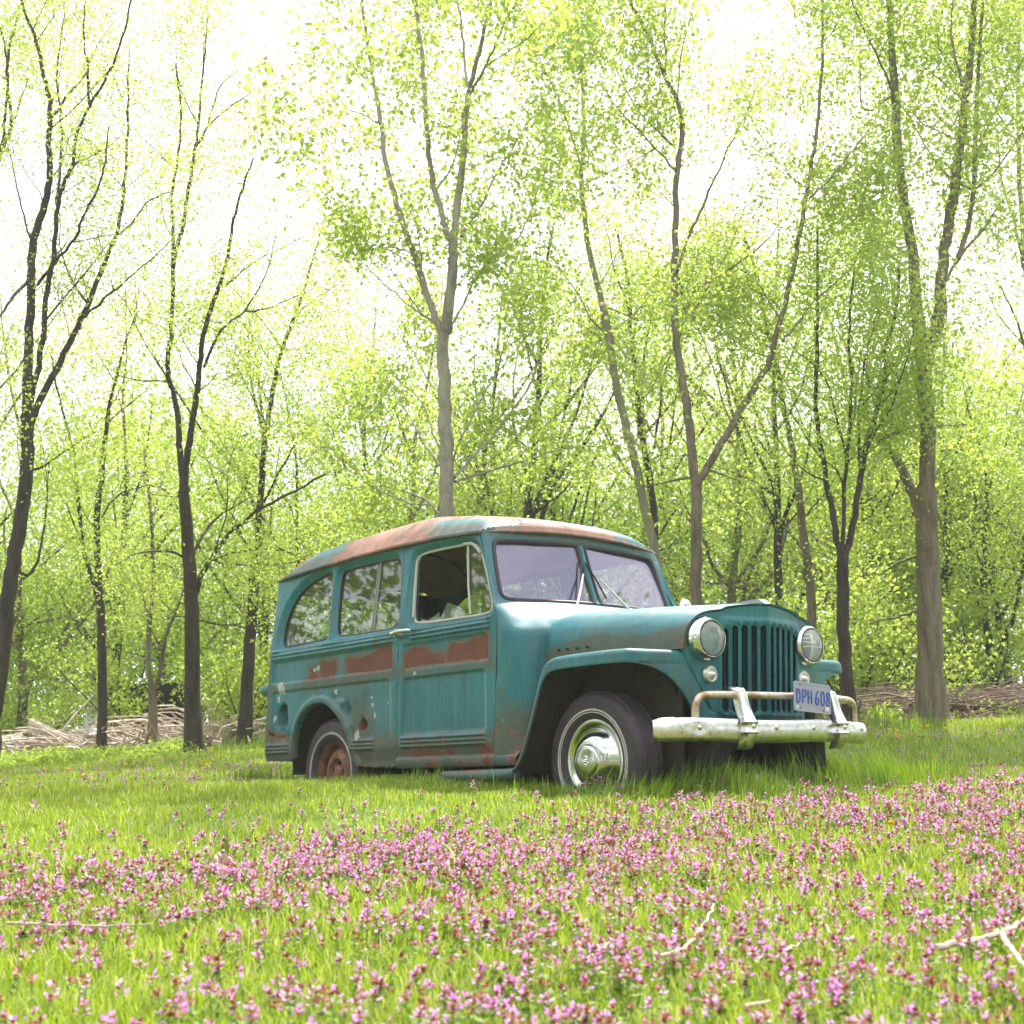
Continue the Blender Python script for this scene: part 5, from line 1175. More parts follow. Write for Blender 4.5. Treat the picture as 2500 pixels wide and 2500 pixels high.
tree('tree', 'slim dark forked limb tree cut off by the top left corner', [(-190, 1700), (-150, 1200), (-110, 700), (-60, 480), (-20, 420)], [
    (a1((-40, 900), (0, 820), (20, 760), (70, 650), (45, 500), (35, 380), (45, 250), (80, 130), (110, 20), (130, -80)), 0, .6, 14, 3), (a1((-40, 900), (20, 750), (25, 600), (45, 400), (20, 200), (-20, 100)), 0, -.9, 10, 3), (a1((70, 650), (110, 520), (160, 380)), .2, .9, 6, 2)], 16, (30, 18), BDARK, LELM, 102, 1.5, 1.7, 3, .7, 6500, .043, .17, GE)
tree('tree', 'slender twin-topped trunk second from the left edge', a2((480, 1795), (483, 1600), (482, 1400), (478, 1250), (470, 1080)), [
    (a2((470, 1080), (458, 850), (455, 650), (480, 540), (490, 400), (500, 250), (520, 150), (560, 0), (590, -120), (640, -260), (660, -400)), 0, .6, 20, 2), (a2((462, 1090), (430, 980), (390, 850), (375, 700), (370, 600), (350, 400), (310, 250), (270, 100), (240, -60)), 0, -.8, 13, 4),
    (a2((400, 870), (300, 600), (230, 480)), 0, -1, 6, 2), (a2((480, 700), (540, 600), (690, 545), (790, 570), (850, 680)), 0, .9, 6, 2)], 17.2, (24, 20), BDARK, LELM, 103, 1.6, 1.8, 3, .7, 12000, .038, .18, GE)
tree('tree', 'short pale-footed trunk forking low between two dark trunks', a2((718, 1795), (722, 1650), (718, 1520)), [
    (a2((716, 1540), (700, 1400), (698, 1250), (722, 1050), (725, 930), (715, 700), (700, 550), (680, 380)), 0, .5, 15, 5), (a2((720, 1530), (750, 1450), (775, 1280), (820, 1150), (872, 1050), (900, 900)), 0, -.4, 13, 5), (a2((715, 720), (745, 620), (800, 400)), 0, 1, 6, 2)], 17.8, (24, 20), BMID, LELM, 104, 1.6, 1.6, 3, .7, 7000, .038, .18, GE)
tree('tree', 'stout dark trunk left of the car with long arching limbs', a2((917, 1812), (910, 1600), (906, 1350), (905, 1150), (900, 1000), (890, 860), (875, 700), (868, 560)), [
    (a2((868, 580), (850, 450), (845, 300), (830, 150), (790, 30))+a1((880, 1850), (905, 1700), (905, 1400), (912, 1230), (895, 1050), (920, 900), (940, 750), (952, 600), (930, 420), (920, 330)), 0, .9, 17, 3),
    (a2((868, 560), (880, 400), (910, 250), (930, 120), (942, 0))+a1((1060, 1780), (1090, 1650), (1150, 1500), (1190, 1370), (1210, 1200), (1250, 1060), (1282, 950), (1330, 830)), 0, -.6, 19, 4),
    (a1((905, 1400), (930, 1270), (965, 1190), (975, 1060), (1000, 930), (1025, 760), (1045, 600), (1055, 450), (1080, 250), (1085, 50), (1090, -60)), .2, .9, 13, 3), (a1((1020, 780), (1100, 650), (1200, 560), (1340, 480)), .4, .7, 7, 2),
    (a1((1060, 740), (1130, 520), (1160, 430), (1290, 340)), .4, -.7, 6, 2), (a1((1070, 1925), (1105, 1830), (1140, 1750), (1200, 1690), (1290, 1635), (1390, 1450), (1430, 1310), (1450, 1200)), 0, -.9, 9, 2), (a1((1290, 1635), (1400, 1620), (1510, 1570), (1640, 1520)), -.3, -.5, 6, 2), (a1((1180, 1500), (1260, 1430), (1360, 1350), (1480, 1300), (1600, 1240)), -.2, 1.0, 6, 2),
    (a2((925, 1055), (950, 970), (1000, 890), (1090, 770), (1220, 660), (1380, 585), (1545, 490)), 0, -1.6, 15, 4), (a2((903, 900), (930, 830), (990, 730), (1090, 655), (1190, 600)), 0, 1.3, 10, 3), (a2((890, 910), (850, 875), (760, 855), (640, 872), (540, 930)), 0, -.9, 8, 2),
    (a2((1010, 900), (1100, 865), (1230, 850)), -.4, -1, 6, 2)], 16.2, (42, 26), BDARK, LELM, 105, 1.7, 1.9, 3, .7, 25000, .043, .17, GE)
tree('tree', 'dark trunk just behind the rear of the car', a2((1150, 1775), (1162, 1550), (1172, 1380), (1190, 1150), (1203, 950), (1215, 830)), [
    (a2((1215, 850), (1228, 620), (1240, 420), (1262, 250), (1300, 30))+a1((1460, 1900), (1500, 1760), (1560, 1620), (1600, 1490), (1640, 1360), (1680, 1220)), 0, .8, 18, 4), (a2((1222, 870), (1260, 848), (1340, 852), (1430, 900)), 0, -1.2, 9, 3), (a2((1195, 1160), (1230, 1100), (1310, 1070)), 0, -.8, 10, 4),
    (a1((1560, 1640), (1650, 1570), (1700, 1540), (1800, 1470)), .3, .8, 6, 2), (a2((1240, 640), (1320, 480), (1400, 330), (1470, 260)), 0, -.8, 9, 3)], 17.0, (34, 22), BDARK, LELM, 106, 1.7, 1.8, 3, .7, 16000, .043, .17, GE)
# poplar above the car
tree('poplar_tree', 'pale smooth poplar rising behind the car roof and forking high', [(1093, 1760), (1092, 1500)]+a4((548, 1290), (545, 1000), (540, 800), (535, 600), (525, 350), (525, 230)), [
    (a3((490, 1740), (460, 1670), (430, 1590), (400, 1500), (370, 1400), (330, 1290), (280, 1160), (250, 1060), (215, 920), (190, 830), (180, 700), (165, 600), (150, 500), (130, 420), (105, 250), (90, 150), (70, 0), (60, -100)), 0, -1.0, 19, 7),
    (a3((510, 1740), (530, 1600), (545, 1450), (550, 1320), (548, 1250)), 0, 0, 28, 22), (a3((548, 1290), (510, 1200), (490, 1110), (450, 990), (430, 880), (415, 760), (408, 600), (400, 450), (385, 280), (370, 150), (350, 0), (345, -100)), 0, .8, 16, 9),
    (a3((548, 1270), (570, 1080), (590, 950), (605, 820), (612, 680), (625, 520), (635, 470)), 0, -.6, 19, 15), (a3((632, 480), (610, 350), (600, 200), (590, 100), (570, -40)), -.6, .6, 10, 6), (a3((640, 460), (670, 330), (700, 210), (745, 40), (760, -80)), -.6, -.4, 13, 8), (a3((650, 480), (720, 350), (780, 210), (860, 50), (930, -80)), -.6, -.8, 8, 4),
    (a3((590, 1240), (640, 1160), (700, 1080), (760, 940), (800, 870), (870, 760), (950, 620), (1070, 545)), 0, -1.6, 9, 3), (a3((530, 1730), (580, 1640), (640, 1510), (690, 1430), (760, 1380), (890, 1260), (950, 1130), (1000, 980), (1060, 830)), 0, -2.2, 8, 3),
    (a3((330, 1330), (270, 1300), (180, 1290), (60, 1320)), -.4, -1, 5, 2), (a3((460, 1700), (350, 1620), (230, 1530), (150, 1450), (0, 1300)), 0, -1.5, 7, 2), (a3((120, 440), (60, 380), (0, 330), (-90, 200)), -.7, -1.2, 7, 2), (a3((165, 650), (80, 600), (0, 580), (-80, 470)), -.5, -.8, 5, 2), (a3((110, 420), (40, 250), (0, 160), (-60, 20)), -.8, .8, 6, 2),
    (a3((720, 350), (830, 270), (960, 180), (1100, 30)), -.9, -1, 6, 2), (a4((530, 620), (440, 520), (380, 380), (300, 290)), 0, -1.5, 6, 2), (a4((520, 1010), (430, 880), (330, 700), (230, 560), (190, 480)), 0, -1.9, 8, 2), (a4((590, 1060), (700, 940), (800, 830), (900, 700), (1030, 520), (1080, 330), (1180, 160)), 0, -2.0, 10, 3),
    (a4((510, 1270), (440, 1180), (300, 1130), (150, 1100), (0, 1120)), 0, -1.6, 8, 2), (a4((590, 1080), (760, 1030), (950, 980), (1100, 920), (1280, 880), (1430, 900)), 0, -2.4, 8, 2), (a4((545, 950), (460, 800), (420, 640), (250, 500), (230, 440)), 0, .9, 6, 2),
    (a4((620, 850), (700, 700), (780, 540), (880, 420), (1000, 260), (1060, 190)), 0, 1.2, 7, 2)],
    13.2, (40, 28), BPALE, LPOP, 107, 1.8, 1.6, 3, .6, 22000, .066, .13, None, .12, .012, .5, clear=True)
tree('poplar_tree', 'slim pale poplar leaning behind the windshield corner', [(1640, 1700), (1622, 1500)]+a4((1690, 1400), (1650, 1250), (1600, 1000), (1560, 830)), [
    (a4((1560, 850), (1510, 650), (1470, 450), (1440, 250), (1400, 50))+a3((1390, 1850), (1350, 1700), (1310, 1500), (1250, 1280), (1235, 1100), (1222, 950), (1230, 700), (1235, 500), (1215, 330), (1200, 150), (1190, 30), (1180, -80)), 0, .8, 22, 6),
    (a3((1220, 880), (1170, 700), (1120, 560), (1080, 470), (1000, 300)), .6, -1.2, 6, 2), (a3((1225, 1000), (1130, 950), (1080, 900)), .5, .8, 4, 2), (a3((1310, 1500), (1400, 1350), (1470, 1200)), .4, 1, 5, 2), (a3((1390, 1830), (1250, 1720), (1120, 1650), (1000, 1620)), .2, -1.4, 5, 2), (a3((1240, 870), (1300, 760), (1420, 600)), .6, -.9, 5, 2)],
    14.6, (26, 20), BPALE, LPOP, 108, 2.0, 1.6, 3, .6, 12000, .060, .14, None, .1, .012, .5, clear=True)
tree('tree', 'dark slim trunk close beside the slim pale poplar', [(1606, 1720), (1602, 1450)]+a4((1700, 1380), (1690, 1150), (1650, 930)), [
    (a4((1650, 950), (1610, 700), (1590, 450), (1570, 250), (1560, 60))+a3((1480, 1700), (1470, 1430), (1400, 1200)), 0, .7, 15, 6), (a4((1700, 900), (1730, 650), (1750, 500), (1790, 380)), 0, -.6, 9, 4), (a4((1600, 600), (1640, 400), (1700, 100))+a3((1600, 1600), (1640, 1400)), 0, .9, 7, 2)],
    16.5, (20, 17), BDARK, LRGT, 109, 1.8, 1.6, 3, .6, 8000, .043, .22, GE)
tree('poplar_tree', 'pale trunk forking into a wide V beyond the hood', [(1700, 1720), (1700, 1550)]+a6((95, 1130), (95, 900), (97, 700), (97, 530)), [
    (a6((97, 550), (75, 400), (55, 200), (20, 0))+a3((1740, 1930), (1715, 1750), (1710, 1500), (1715, 1200), (1720, 900), (1760, 680), (1740, 560), (1660, 400), (1580, 200), (1500, 50), (1450, -80)), 0, .9, 24, 7), (a3((1665, 430), (1662, 200), (1660, 0), (1655, -90)), .7, .2, 9, 6),
    (a6((97, 550), (140, 480), (200, 380), (300, 210), (360, 110), (425, 0))+a5((480, 1930), (540, 1700), (620, 1400), (650, 1200), (685, 1030), (715, 850), (740, 700), (755, 450), (770, 250), (770, 0), (770, -90)), 0, -1.0, 20, 5),
    (a5((560, 1790), (640, 1690), (740, 1560), (900, 1430), (1030, 1270)), -.3, -1.1, 9, 3), (a5((700, 1040), (820, 930), (950, 760), (1080, 570)), -.6, 1.0, 6, 2), (a5((10, 1420), (60, 1250), (130, 1100), (200, 950), (270, 780), (350, 640), (420, 460)), .3, -1.4, 9, 3), (a3((1720, 900), (1560, 720), (1400, 560), (1330, 430)), .4, -1.2, 7, 2), (a3((1700, 760), (1500, 560), (1340, 240)), .5, .9, 7, 2), (a5((70, 1540), (300, 1400), (480, 1270), (580, 1110)), .3, 1.1, 8, 2),
    (a6((97, 520), (40, 515), (-80, 540), (-200, 560)), 0, -1.2, 8, 3), (a6((160, 480), (230, 500), (320, 540)), 0, -.8, 6, 2), (a5((10, 1430), (60, 1720), (150, 1600)), .2, -.9, 6, 2)],
    13.6, (30, 27), BMID, LPOP, 110, 2.0, 1.7, 3, .6, 23000, .058, .15, None, .12, .012, .5, clear=True)
tree('tree', 'straight greyish trunk seen just right of the near headlight', a6((655, 1480), (648, 1250), (640, 1150), (625, 950), (595, 750), (575, 540)), [
    (a6((575, 560), (545, 350), (510, 200), (480, 0))+a5((500, 1850), (440, 1450), (360, 1250)), 0, .8, 17, 6), (a6((600, 700), (700, 600), (770, 480)), 0, -.9, 7, 2), (a6((640, 780), (700, 830), (740, 900)), 0, -.6, 6, 2)], 14.6, (27, 18), BMID, LRGT, 111, 1.8, 1.7, 3, .6, 12000, .043, .18, GE)
tree('tree', 'dark trunk splitting into a fan of stems right of the headlights', a6((828, 1640), (805, 1450), (790, 1250), (786, 1050), (786, 880)), [
    (a6((780, 900), (750, 750), (715, 550), (680, 350), (660, 200), (658, 0))+a5((740, 1900), (745, 1500), (742, 1200)), 0, .7, 17, 5), (a6((786, 880), (790, 650), (812, 400), (825, 200), (832, 0))+a5((905, 1900), (910, 1600), (940, 1400)), 0, .3, 14, 5),
    (a6((790, 900), (830, 780), (865, 550), (905, 330), (950, 180), (1003, 0))+a5((1080, 1850), (1160, 1650), (1170, 1400)), 0, -.8, 18, 6), (a6((800, 420), (760, 250), (715, 60))+a5((740, 1930), (600, 1800)), .2, -.6, 8, 3), (a6((870, 560), (860, 200), (880, 80))+a5((990, 1900), (1050, 1650)), 0, .8, 10, 4), (a6((830, 640), (900, 640), (980, 560)), 0, -.8, 5, 2)],
    13.4, (34, 28), BDARK, LRGT, 112, 1.9, 1.8, 3, .6, 16000, .043, .18, GE, clear=True)
tree('tree', 'massive brown trunk at right with a stub limb to the left', a6((1205, 1612), (1200, 1450), (1196, 1200), (1188, 950), (1182, 700), (1182, 560)), [
    (a6((1182, 600), (1186, 400), (1188, 200), (1170, 60), (1160, 0))+a5((1300, 1930), (1295, 1840)), 0, 0, 40, 34), (a6((1160, 700), (1120, 590), (1065, 460), (1010, 380), (955, 330)), 0, -.7, 30, 18), (a5((1290, 1880), (1270, 1650), (1250, 1500), (1240, 1300), (1180, 1000), (1150, 500), (1130, 200), (1120, 0), (1115, -90)), 0, .7, 34, 12),
    (a5((1310, 1900), (1360, 1760), (1385, 1600), (1400, 1350), (1450, 1050), (1490, 750), (1520, 550), (1545, 300), (1560, 0), (1565, -90)), 0, .4, 36, 12), (a5((1480, 1350), (1560, 1100), (1575, 700), (1580, 400), (1610, 0), (1620, -90)), 0, .6, 14, 7), (a5((1400, 1500), (1480, 1350), (1600, 1220), (1750, 1000)), 0, -1.2, 10, 4), (a5((1150, 500), (1060, 300), (960, 100), (900, -60)), .4, -1, 7, 3),
    (a6((955, 345), (1060, 295), (1180, 262), (1330, 268), (1500, 250)), -.5, -1.3, 8, 2), (a5((1500, 450), (1440, 200), (1450, 0)), -.3, .6, 8, 4), (a5((1160, 480), (980, 620), (960, 400), (970, 200)), .3, 1.2, 6, 3), (a5((1250, 1350), (1050, 1230), (800, 1350)), .2, -1.4, 7, 2), (a6((1140, 880), (1030, 920), (940, 1000)), 0, -1.0, 8, 3), (a6((1130, 1145), (1040, 1175), (910, 1205)), 0, -1.0, 8, 3)],
    14.2, (70, 46), BMID, LPOP, 113, 2.4, 2.1, 3, .7, 31000, .058, .2, None, .22, .014, .45, 1.1, clear=True)
tree('tree', 'slender dark tree with a spray of twigs near the right edge', a6((1505, 1525), (1490, 1350), (1465, 1220), (1450, 1100), (1455, 900), (1462, 700), (1468, 580)), [
    (a6((1468, 600), (1500, 500), (1540, 400), (1600, 250), (1640, 100)), 0, .7, 9, 2), (a6((1466, 600), (1460, 480), (1440, 380), (1380, 200), (1350, 60)), 0, -.8, 7, 2), (a6((1480, 690), (1540, 560), (1560, 300), (1560, 100)), 0, .6, 6, 2), (a6((1500, 1400), (1550, 1280), (1600, 1150), (1630, 1000), (1650, 850), (1660, 600)), 0, -.6, 15, 4), (a6((1448, 1150), (1400, 1050), (1330, 900)), 0, -.8, 5, 2)],
    19, (18, 11), BDARK, LELM, 114, 2.0, 1.6, 3, .7, 13000, .044, .28, GE)
tree('tree', 'thin leaning dark trunk deep in the woods left of the massive trunk', a6((1072, 1560), (1062, 1400), (1050, 1230)), [(a6((1050, 1240), (1030, 1000), (990, 800), (1010, 600), (960, 300)), 0, .5, 12, 5), (a6((1050, 1200), (1110, 1000)), 0, -.6, 6, 2)], 21, (15, 13), BDARK, LRGT, 115, 2.0, 1.3, 3, .6, 5200, .055, .22, GE)
tree('tree', 'tall crown of airy leaves filling the upper right corner', [(2620, 1650), (2580, 1200), (2540, 900), (2500, 600)], [(a5((1825, 1400), (1800, 900), (1790, 500), (1800, 200), (1790, -60)), 0, .5, 14, 6), (a5((1825, 1400), (1760, 1100), (1700, 950), (1690, 700)), 0, -1., 8, 3), (a5((1850, 700), (1720, 560), (1660, 300), (1650, 0)), 0, .8, 8, 3), (a5((1850, 1900), (1780, 1650), (1700, 1500)), 0, -1, 8, 3), (a5((1800, 300), (1740, 100), (1700, -60)), .3, -.5, 6, 2)],
    17, (34, 20), BMID, LRGT, 116, 2.0, 1.9, 3, .7, 12000, .048, .3, GE)

# background trees: a few built kinds, then copies ---------------------------------------------------------------
def proto_tree(seed, H, lean, bark, leaf, count, size, low=.18):
    r = np.random.default_rng(seed); q, _ = branch((0, 0, -.3), (lean, 0, 1), H*.62, 0, r, 10, .035, .02); rad = np.linspace(.13, .05, len(q))*H/11; LB = []
    for k in range(9):
        i = r.integers(3, len(q)); a = r.uniform(0, 6.28); L_ = H*r.uniform(.28, .52)*(1.1-.3*i/len(q)); b_, _ = branch(q[i], (math.cos(a)*.75, math.sin(a)*.75, .8), L_, 0, r, 9, .11, .10); LB.append((b_, np.linspace(rad[i]*.62, .012, len(b_))))
    top, _ = branch(q[-1], q[-1]-q[-2], H*.4, 0, r, 8, .08, .1); LB.append((top, np.linspace(rad[-1], .012, len(top))))
    for k in range(5):
        i = r.integers(2, len(q)-3); a = r.uniform(0, 6.28); b_, _ = branch(q[i], (math.cos(a), math.sin(a), .25), H*.2, 0, r, 7, .13, .04); LB.append((b_, np.linspace(rad[i]*.35, .01, len(b_))))
    th, an = twigs(LB, r, 1.0, 1.9, 2, .9, .012, .15); V, F = tubes_mesh([(q, rad)]+LB, 7); V3, F3 = tubes_mesh(th, 4); V4, F4 = crown(an, r, count, size, .4)
    tm = mkmesh('trunk', V, F, bark); cm = mkmesh('crown', np.vstack([V3, V4]), [tuple(f) for f in F3]+[tuple(int(i)+len(V3) for i in f) for f in F4], None, False); cm.materials.append(leaf); cm.materials.append(bark)
    mi = np.zeros(len(F3)+len(F4), np.int32); mi[:len(F3)] = 1; cm.polygons.foreach_set('material_index', mi); return tm, cm
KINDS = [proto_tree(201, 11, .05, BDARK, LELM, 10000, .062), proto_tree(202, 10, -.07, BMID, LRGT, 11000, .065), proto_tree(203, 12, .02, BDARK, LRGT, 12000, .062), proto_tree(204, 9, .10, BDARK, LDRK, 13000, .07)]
first = True
BG = [(60, 21, 1, 1.0), (255, 22, 0, .95), (640, 21.5, 2, .9), (760, 20.5, 3, .85), (830, 24, 0, 1.05), (960, 21, 1, .9), (1010, 26, 3, 1.1), (1180, 22, 0, .85), (1265, 19.5, 2, .82), (1330, 24, 1, .95), (1440, 21, 3, .9), (1540, 25, 0, 1.0), (1790, 21, 1, .85), (1870, 24, 2, .95), (1930, 20, 0, .78),
      (2040, 23, 3, .9), (2120, 19.5, 1, .85), (2190, 25, 2, .95), (2320, 21, 0, .72), (2400, 24, 1, .75), (2480, 20.5, 3, .72), (-60, 24, 2, 1.0), (-200, 20, 0, 1.0), (2620, 22, 2, .85), (2750, 19, 1, .9), (420, 26, 3, 1.0), (560, 27, 1, .95), (130, 28, 3, 1.0), (1700, 28, 0, 1.0), (2260, 29, 3, .85)]
words = {0: 'dark-trunked tree', 1: 'grey-brown tree', 2: 'tall dark-trunked tree', 3: 'leaning dark tree'}
for i, (u, w_, k, s) in enumerate(BG):
    p = P(u, 1800, w_); zg = float(gz(p[0], p[1])); 
    t = thing('background_tree', 'one of the leafy trees standing deep in the woods behind the clearing', 'tree', (p[0], p[1], zg), 'leafy trees deep in the woods')
    for nm, me in zip(('trunk', 'crown'), KINDS[k]):
        o = bpy.data.objects.new(nm, me); sc.collection.objects.link(o); o.parent = t
    t.rotation_euler[2] = i*1.7; s *= .78 if u < 900 else .92; t.scale = (s, s, s*(1+.05*math.sin(i)))
# undergrowth -------------------------------------------------------------
def clumps(n, w0, w1, t0, t1, zf, rad, cnt, size, seed, flat=.8):
    r = np.random.default_rng(seed); wd = r.uniform(w0, w1, n); t = r.uniform(t0, t1, n); l = t*wd; xy = XY2(wd, l); z = ground(wd, l)+zf(wd, t, r); C_ = np.c_[xy, z]; R_ = r.uniform(rad[0], rad[1], n)
    k = r.choice(n, cnt, p=R_**2/np.sum(R_**2)); d = r.normal(0, 1, (cnt, 3)); d /= np.linalg.norm(d, axis=1)[:, None]; rr_ = r.random(cnt)**.45*(1+.25*np.sin(d[:, 0]*5+k)*np.sin(d[:, 2]*4+k*2))
    c = C_[k]+d*(R_[k]*rr_)[:, None]*[1, 1, flat]; c = c[c[:, 2] > gz(c[:, 0], c[:, 1])+.02]
    return leafquads(c, size, r, .6, .2)
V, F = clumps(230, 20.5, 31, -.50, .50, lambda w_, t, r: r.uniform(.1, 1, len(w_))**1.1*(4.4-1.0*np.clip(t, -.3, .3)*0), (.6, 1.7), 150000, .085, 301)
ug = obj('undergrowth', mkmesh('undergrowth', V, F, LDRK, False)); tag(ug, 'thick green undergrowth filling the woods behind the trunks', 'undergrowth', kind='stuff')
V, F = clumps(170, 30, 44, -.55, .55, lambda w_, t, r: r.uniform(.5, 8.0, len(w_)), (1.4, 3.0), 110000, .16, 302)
# same woods on the clearing's unseen sides, added to darken the car's reflections
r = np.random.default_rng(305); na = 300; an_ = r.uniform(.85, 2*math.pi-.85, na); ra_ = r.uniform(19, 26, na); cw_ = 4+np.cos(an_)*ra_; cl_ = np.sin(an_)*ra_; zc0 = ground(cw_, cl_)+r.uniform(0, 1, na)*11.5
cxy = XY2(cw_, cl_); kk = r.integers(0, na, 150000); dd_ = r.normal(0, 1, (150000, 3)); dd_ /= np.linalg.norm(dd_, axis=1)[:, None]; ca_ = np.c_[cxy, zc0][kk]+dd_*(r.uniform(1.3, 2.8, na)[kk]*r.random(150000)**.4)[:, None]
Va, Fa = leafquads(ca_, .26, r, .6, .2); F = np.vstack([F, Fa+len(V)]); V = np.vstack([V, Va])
ug = obj('far_woods', mkmesh('far_woods', V, F, LDRK, False)); tag(ug, 'distant mass of green leaves far back in the woods and unseen around the clearing', 'woods', kind='stuff')
SHR = [(30, 1700, 21.5, 1.2, 'bright leafy bush at the far left below the dark leaning tree'), (330, 1610, 19.5, 1.4, 'rounded bush between the two slim left trunks'), (600, 1560, 19, 1.2, 'bush behind the car rear by the leaning stump'), (2080, 1640, 17.5, 1.1, 'bush right of the fan-stemmed trunk above the brush'), (2380, 1560, 19, 1.2, 'bush left of the slender tree near the right edge'), (2150, 1500, 20, 1.2, 'bush behind and left of the massive trunk')]
for i, (u, v, w_, s, lb) in enumerate(SHR):
    r = np.random.default_rng(400+i); p = P(u, v, w_); zg = float(gz(p[0], p[1])); t = thing('shrub', lb, 'shrub', (p[0], p[1], zg), 'bushes at the edge of the woods'); LB = []
    for k in range(9):
        a = r.uniform(0, 6.28); b_, _ = branch((p[0], p[1], zg-.1), (math.cos(a)*.5, math.sin(a)*.5, 1), 1.7*s*r.uniform(.6, 1.1), 0, r, 7, .14, .02); LB.append((b_, np.linspace(.018, .006, len(b_))))
    th, an = twigs(LB, r, 2.5, .7, 2, .35, .008, .2); V, F = tubes_mesh(LB+th, 5); obj('stem', mkmesh('stem', V, F, BDARK), t); V, F = crown(an, r, 4200, .065, .12); obj('crown', mkmesh('crown', V, F, LRGT, False), t)
# low weeds at the foot of the trees
V, F = clumps(110, 16.2, 17.5, -.42, -.235, lambda w_, t, r: .05+0*w_, (.08, .20), 11000, .045, 303, .9); V2, F2 = clumps(60, 14.5, 18, .2, .5, lambda w_, t, r: .05+0*w_, (.08, .25), 6000, .05, 304, .9)
wdg = obj('weeds', mkmesh('weeds', np.vstack([V, V2]), np.vstack([F, F2+len(V)]), LRGT, False)); tag(wdg, 'low leafy weeds at the foot of the trees and brush', 'weeds', kind='stuff')

# brush piles and scrap ------------------------------------------------------
BR1 = noisy('bleached_twig', [(.34, .26, .21), (.56, .46, .40), (.70, .62, .56)], 3, .85); BR2 = noisy('brown_twig', [(.11, .07, .055), (.22, .15, .12), (.32, .24, .20)], 3, .9)
def brush(name, label, t0, t1, w0, w1, hfun, n, m, seed, L_=(.5, 1.8), rr_=(.006, .022)):
    r = np.random.default_rng(seed); b = MB()
    for k in range(n):
        wd = r.uniform(w0, w1); t = r.uniform(t0, t1); xy = XY(wd, t*wd); zg = float(ground(wd, t*wd)); H = hfun(t); z = zg+H*r.random()**1.3*(1-.6*abs(2*(wd-w0)/(w1-w0)-1)**2)
        a = r.uniform(0, 6.28); q, _ = branch((xy[0], xy[1], z), (math.cos(a), math.sin(a), r.normal(0, .22)), r.uniform(*L_), 0, r, 5, .18, -.03); gq_ = gz(q[:, 0], q[:, 1]); q[:, 2] = np.clip(q[:, 2], gq_+.01, gq_+H*(1.0+.9*r.random()))
        r0 = r.uniform(*rr_)*(1.6 if r.random() < .08 else 1); b.tube(q, np.linspace(r0, r0*.4, len(q)), 4, cap=False)
    o = b.build(name, m); c = XY((w0+w1)/2, (t0+t1)/2*(w0+w1)/2); rebase(o, (c[0], c[1], float(gz(c[0], c[1])))); tag(o, label, 'brush pile', 'piles of cut branches', 'stuff'); return o
brush('brush_pile', 'long low pile of bleached branches under the left trees', -.40, -.20, 18.3, 20.4, lambda t: .20+.13*math.exp(-((t+.30)/.04)**2)+.18*math.exp(-((t+.225)/.02)**2), 2300, BR1, 501, (.5, 1.8), (.008, .026))
brush('brush_pile', 'wide tangle of brown brushwood below the massive right trunk', .215, .42, 15.2, 17.2, lambda t: .18+.04*math.sin(t*60), 1300, BR2, 502, (.5, 1.7), (.005, .016))
c6 = lambda x, y: (x*.3623, 1650+y*.3623)
def wp(x, y, w_): u, v = c6(x, y); return P(u, v, w_)
def loose(name, m, pts, rad, label, cat, n=8):
    b = MB(); b.tube(chaikin(np.array(pts), 2, False), np.interp(np.linspace(0, 1, len(chaikin(np.array(pts), 2, False))), np.linspace(0, 1, len(rad)), rad), n); o = b.build(name, m); rebase(o, pts[0]); tag(o, label, cat); return o
LOGP = noisy('peeled_log', [(.40, .31, .24), (.58, .47, .38)], 4, .8, stretch=(1, 1, .3))
loose('log', LOGP, [wp(215, 312, 18.6), wp(330, 370, 18.3), wp(430, 415, 18.1), wp(540, 460, 18.0)], [.062, .055, .05, .04], 'pale peeled log sticking up out of the left brush pile', 'log')
loose('dead_branch', BR1, [wp(405, 400, 18.2), wp(470, 300, 18.3), wp(560, 200, 18.6), wp(650, 110, 18.9)], [.018, .016, .012, .008], 'long bare branch slanting up from the left brush pile', 'branch', 6)
loose('dead_branch', BR1, [wp(530, 430, 18), wp(510, 370, 18), wp(497, 285, 18)], [.018, .013, .006], 'short upright white branch in the left brush pile', 'branch', 6)
loose('dead_branch', BR1, [wp(1470, 420, 17.6), wp(1490, 345, 17.6), wp(1555, 330, 17.7), wp(1615, 302, 17.9)], [.022, .016, .008, .006], 'pale bent branch rising beside the leaning stump', 'branch', 6)
def board(name, pts, th, m, label, cat):
    b = MB(); q = np.array(pts); nrm = np.cross(q[1]-q[0], q[-1]-q[0]); nrm /= np.linalg.norm(nrm); n = len(q); b.add(np.vstack([q, q+nrm*th]), [tuple(range(n)), tuple(range(n, 2*n))[::-1]]+[(i, (i+1) % n, n+(i+1) % n, n+i) for i in range(n)])
    o = b.build(name, m, smooth=False); rebase(o, q[0]); tag(o, label, cat); return o
WOOD = noisy('weathered_board', [(.30, .25, .21), (.46, .40, .34)], 6, .8, stretch=(1, 1, 4)); WHT = noisy('grimy_white_sheet', [(.62, .62, .60), (.80, .80, .80)], 6, .6); TANS = noisy('tan_sheet', [(.42, .37, .24), (.55, .50, .36)], 5, .7)
board('plywood_sheet', [wp(-60, 440, 18.4), wp(-10, 415, 18.6), wp(145, 378, 18.8), wp(170, 430, 18.2), wp(60, 455, 18.1), wp(-50, 470, 18.0)], .02, WOOD, 'grey plywood sheet lying at the far left of the brush pile', 'board')
t = thing('wooden_ladder', 'old wooden ladder lying in front of the left brush pile', 'ladder', tuple(wp(130, 460, 17.9)))
for (a_, b_) in (((118, 440), (560, 468)), ((215, 462), (640, 498))): 
    m_ = MB(); m_.tube([wp(*a_, 17.9), wp(*b_, 17.9)], .022, 4); m_.build('rail', LOGP, t, smooth=False)
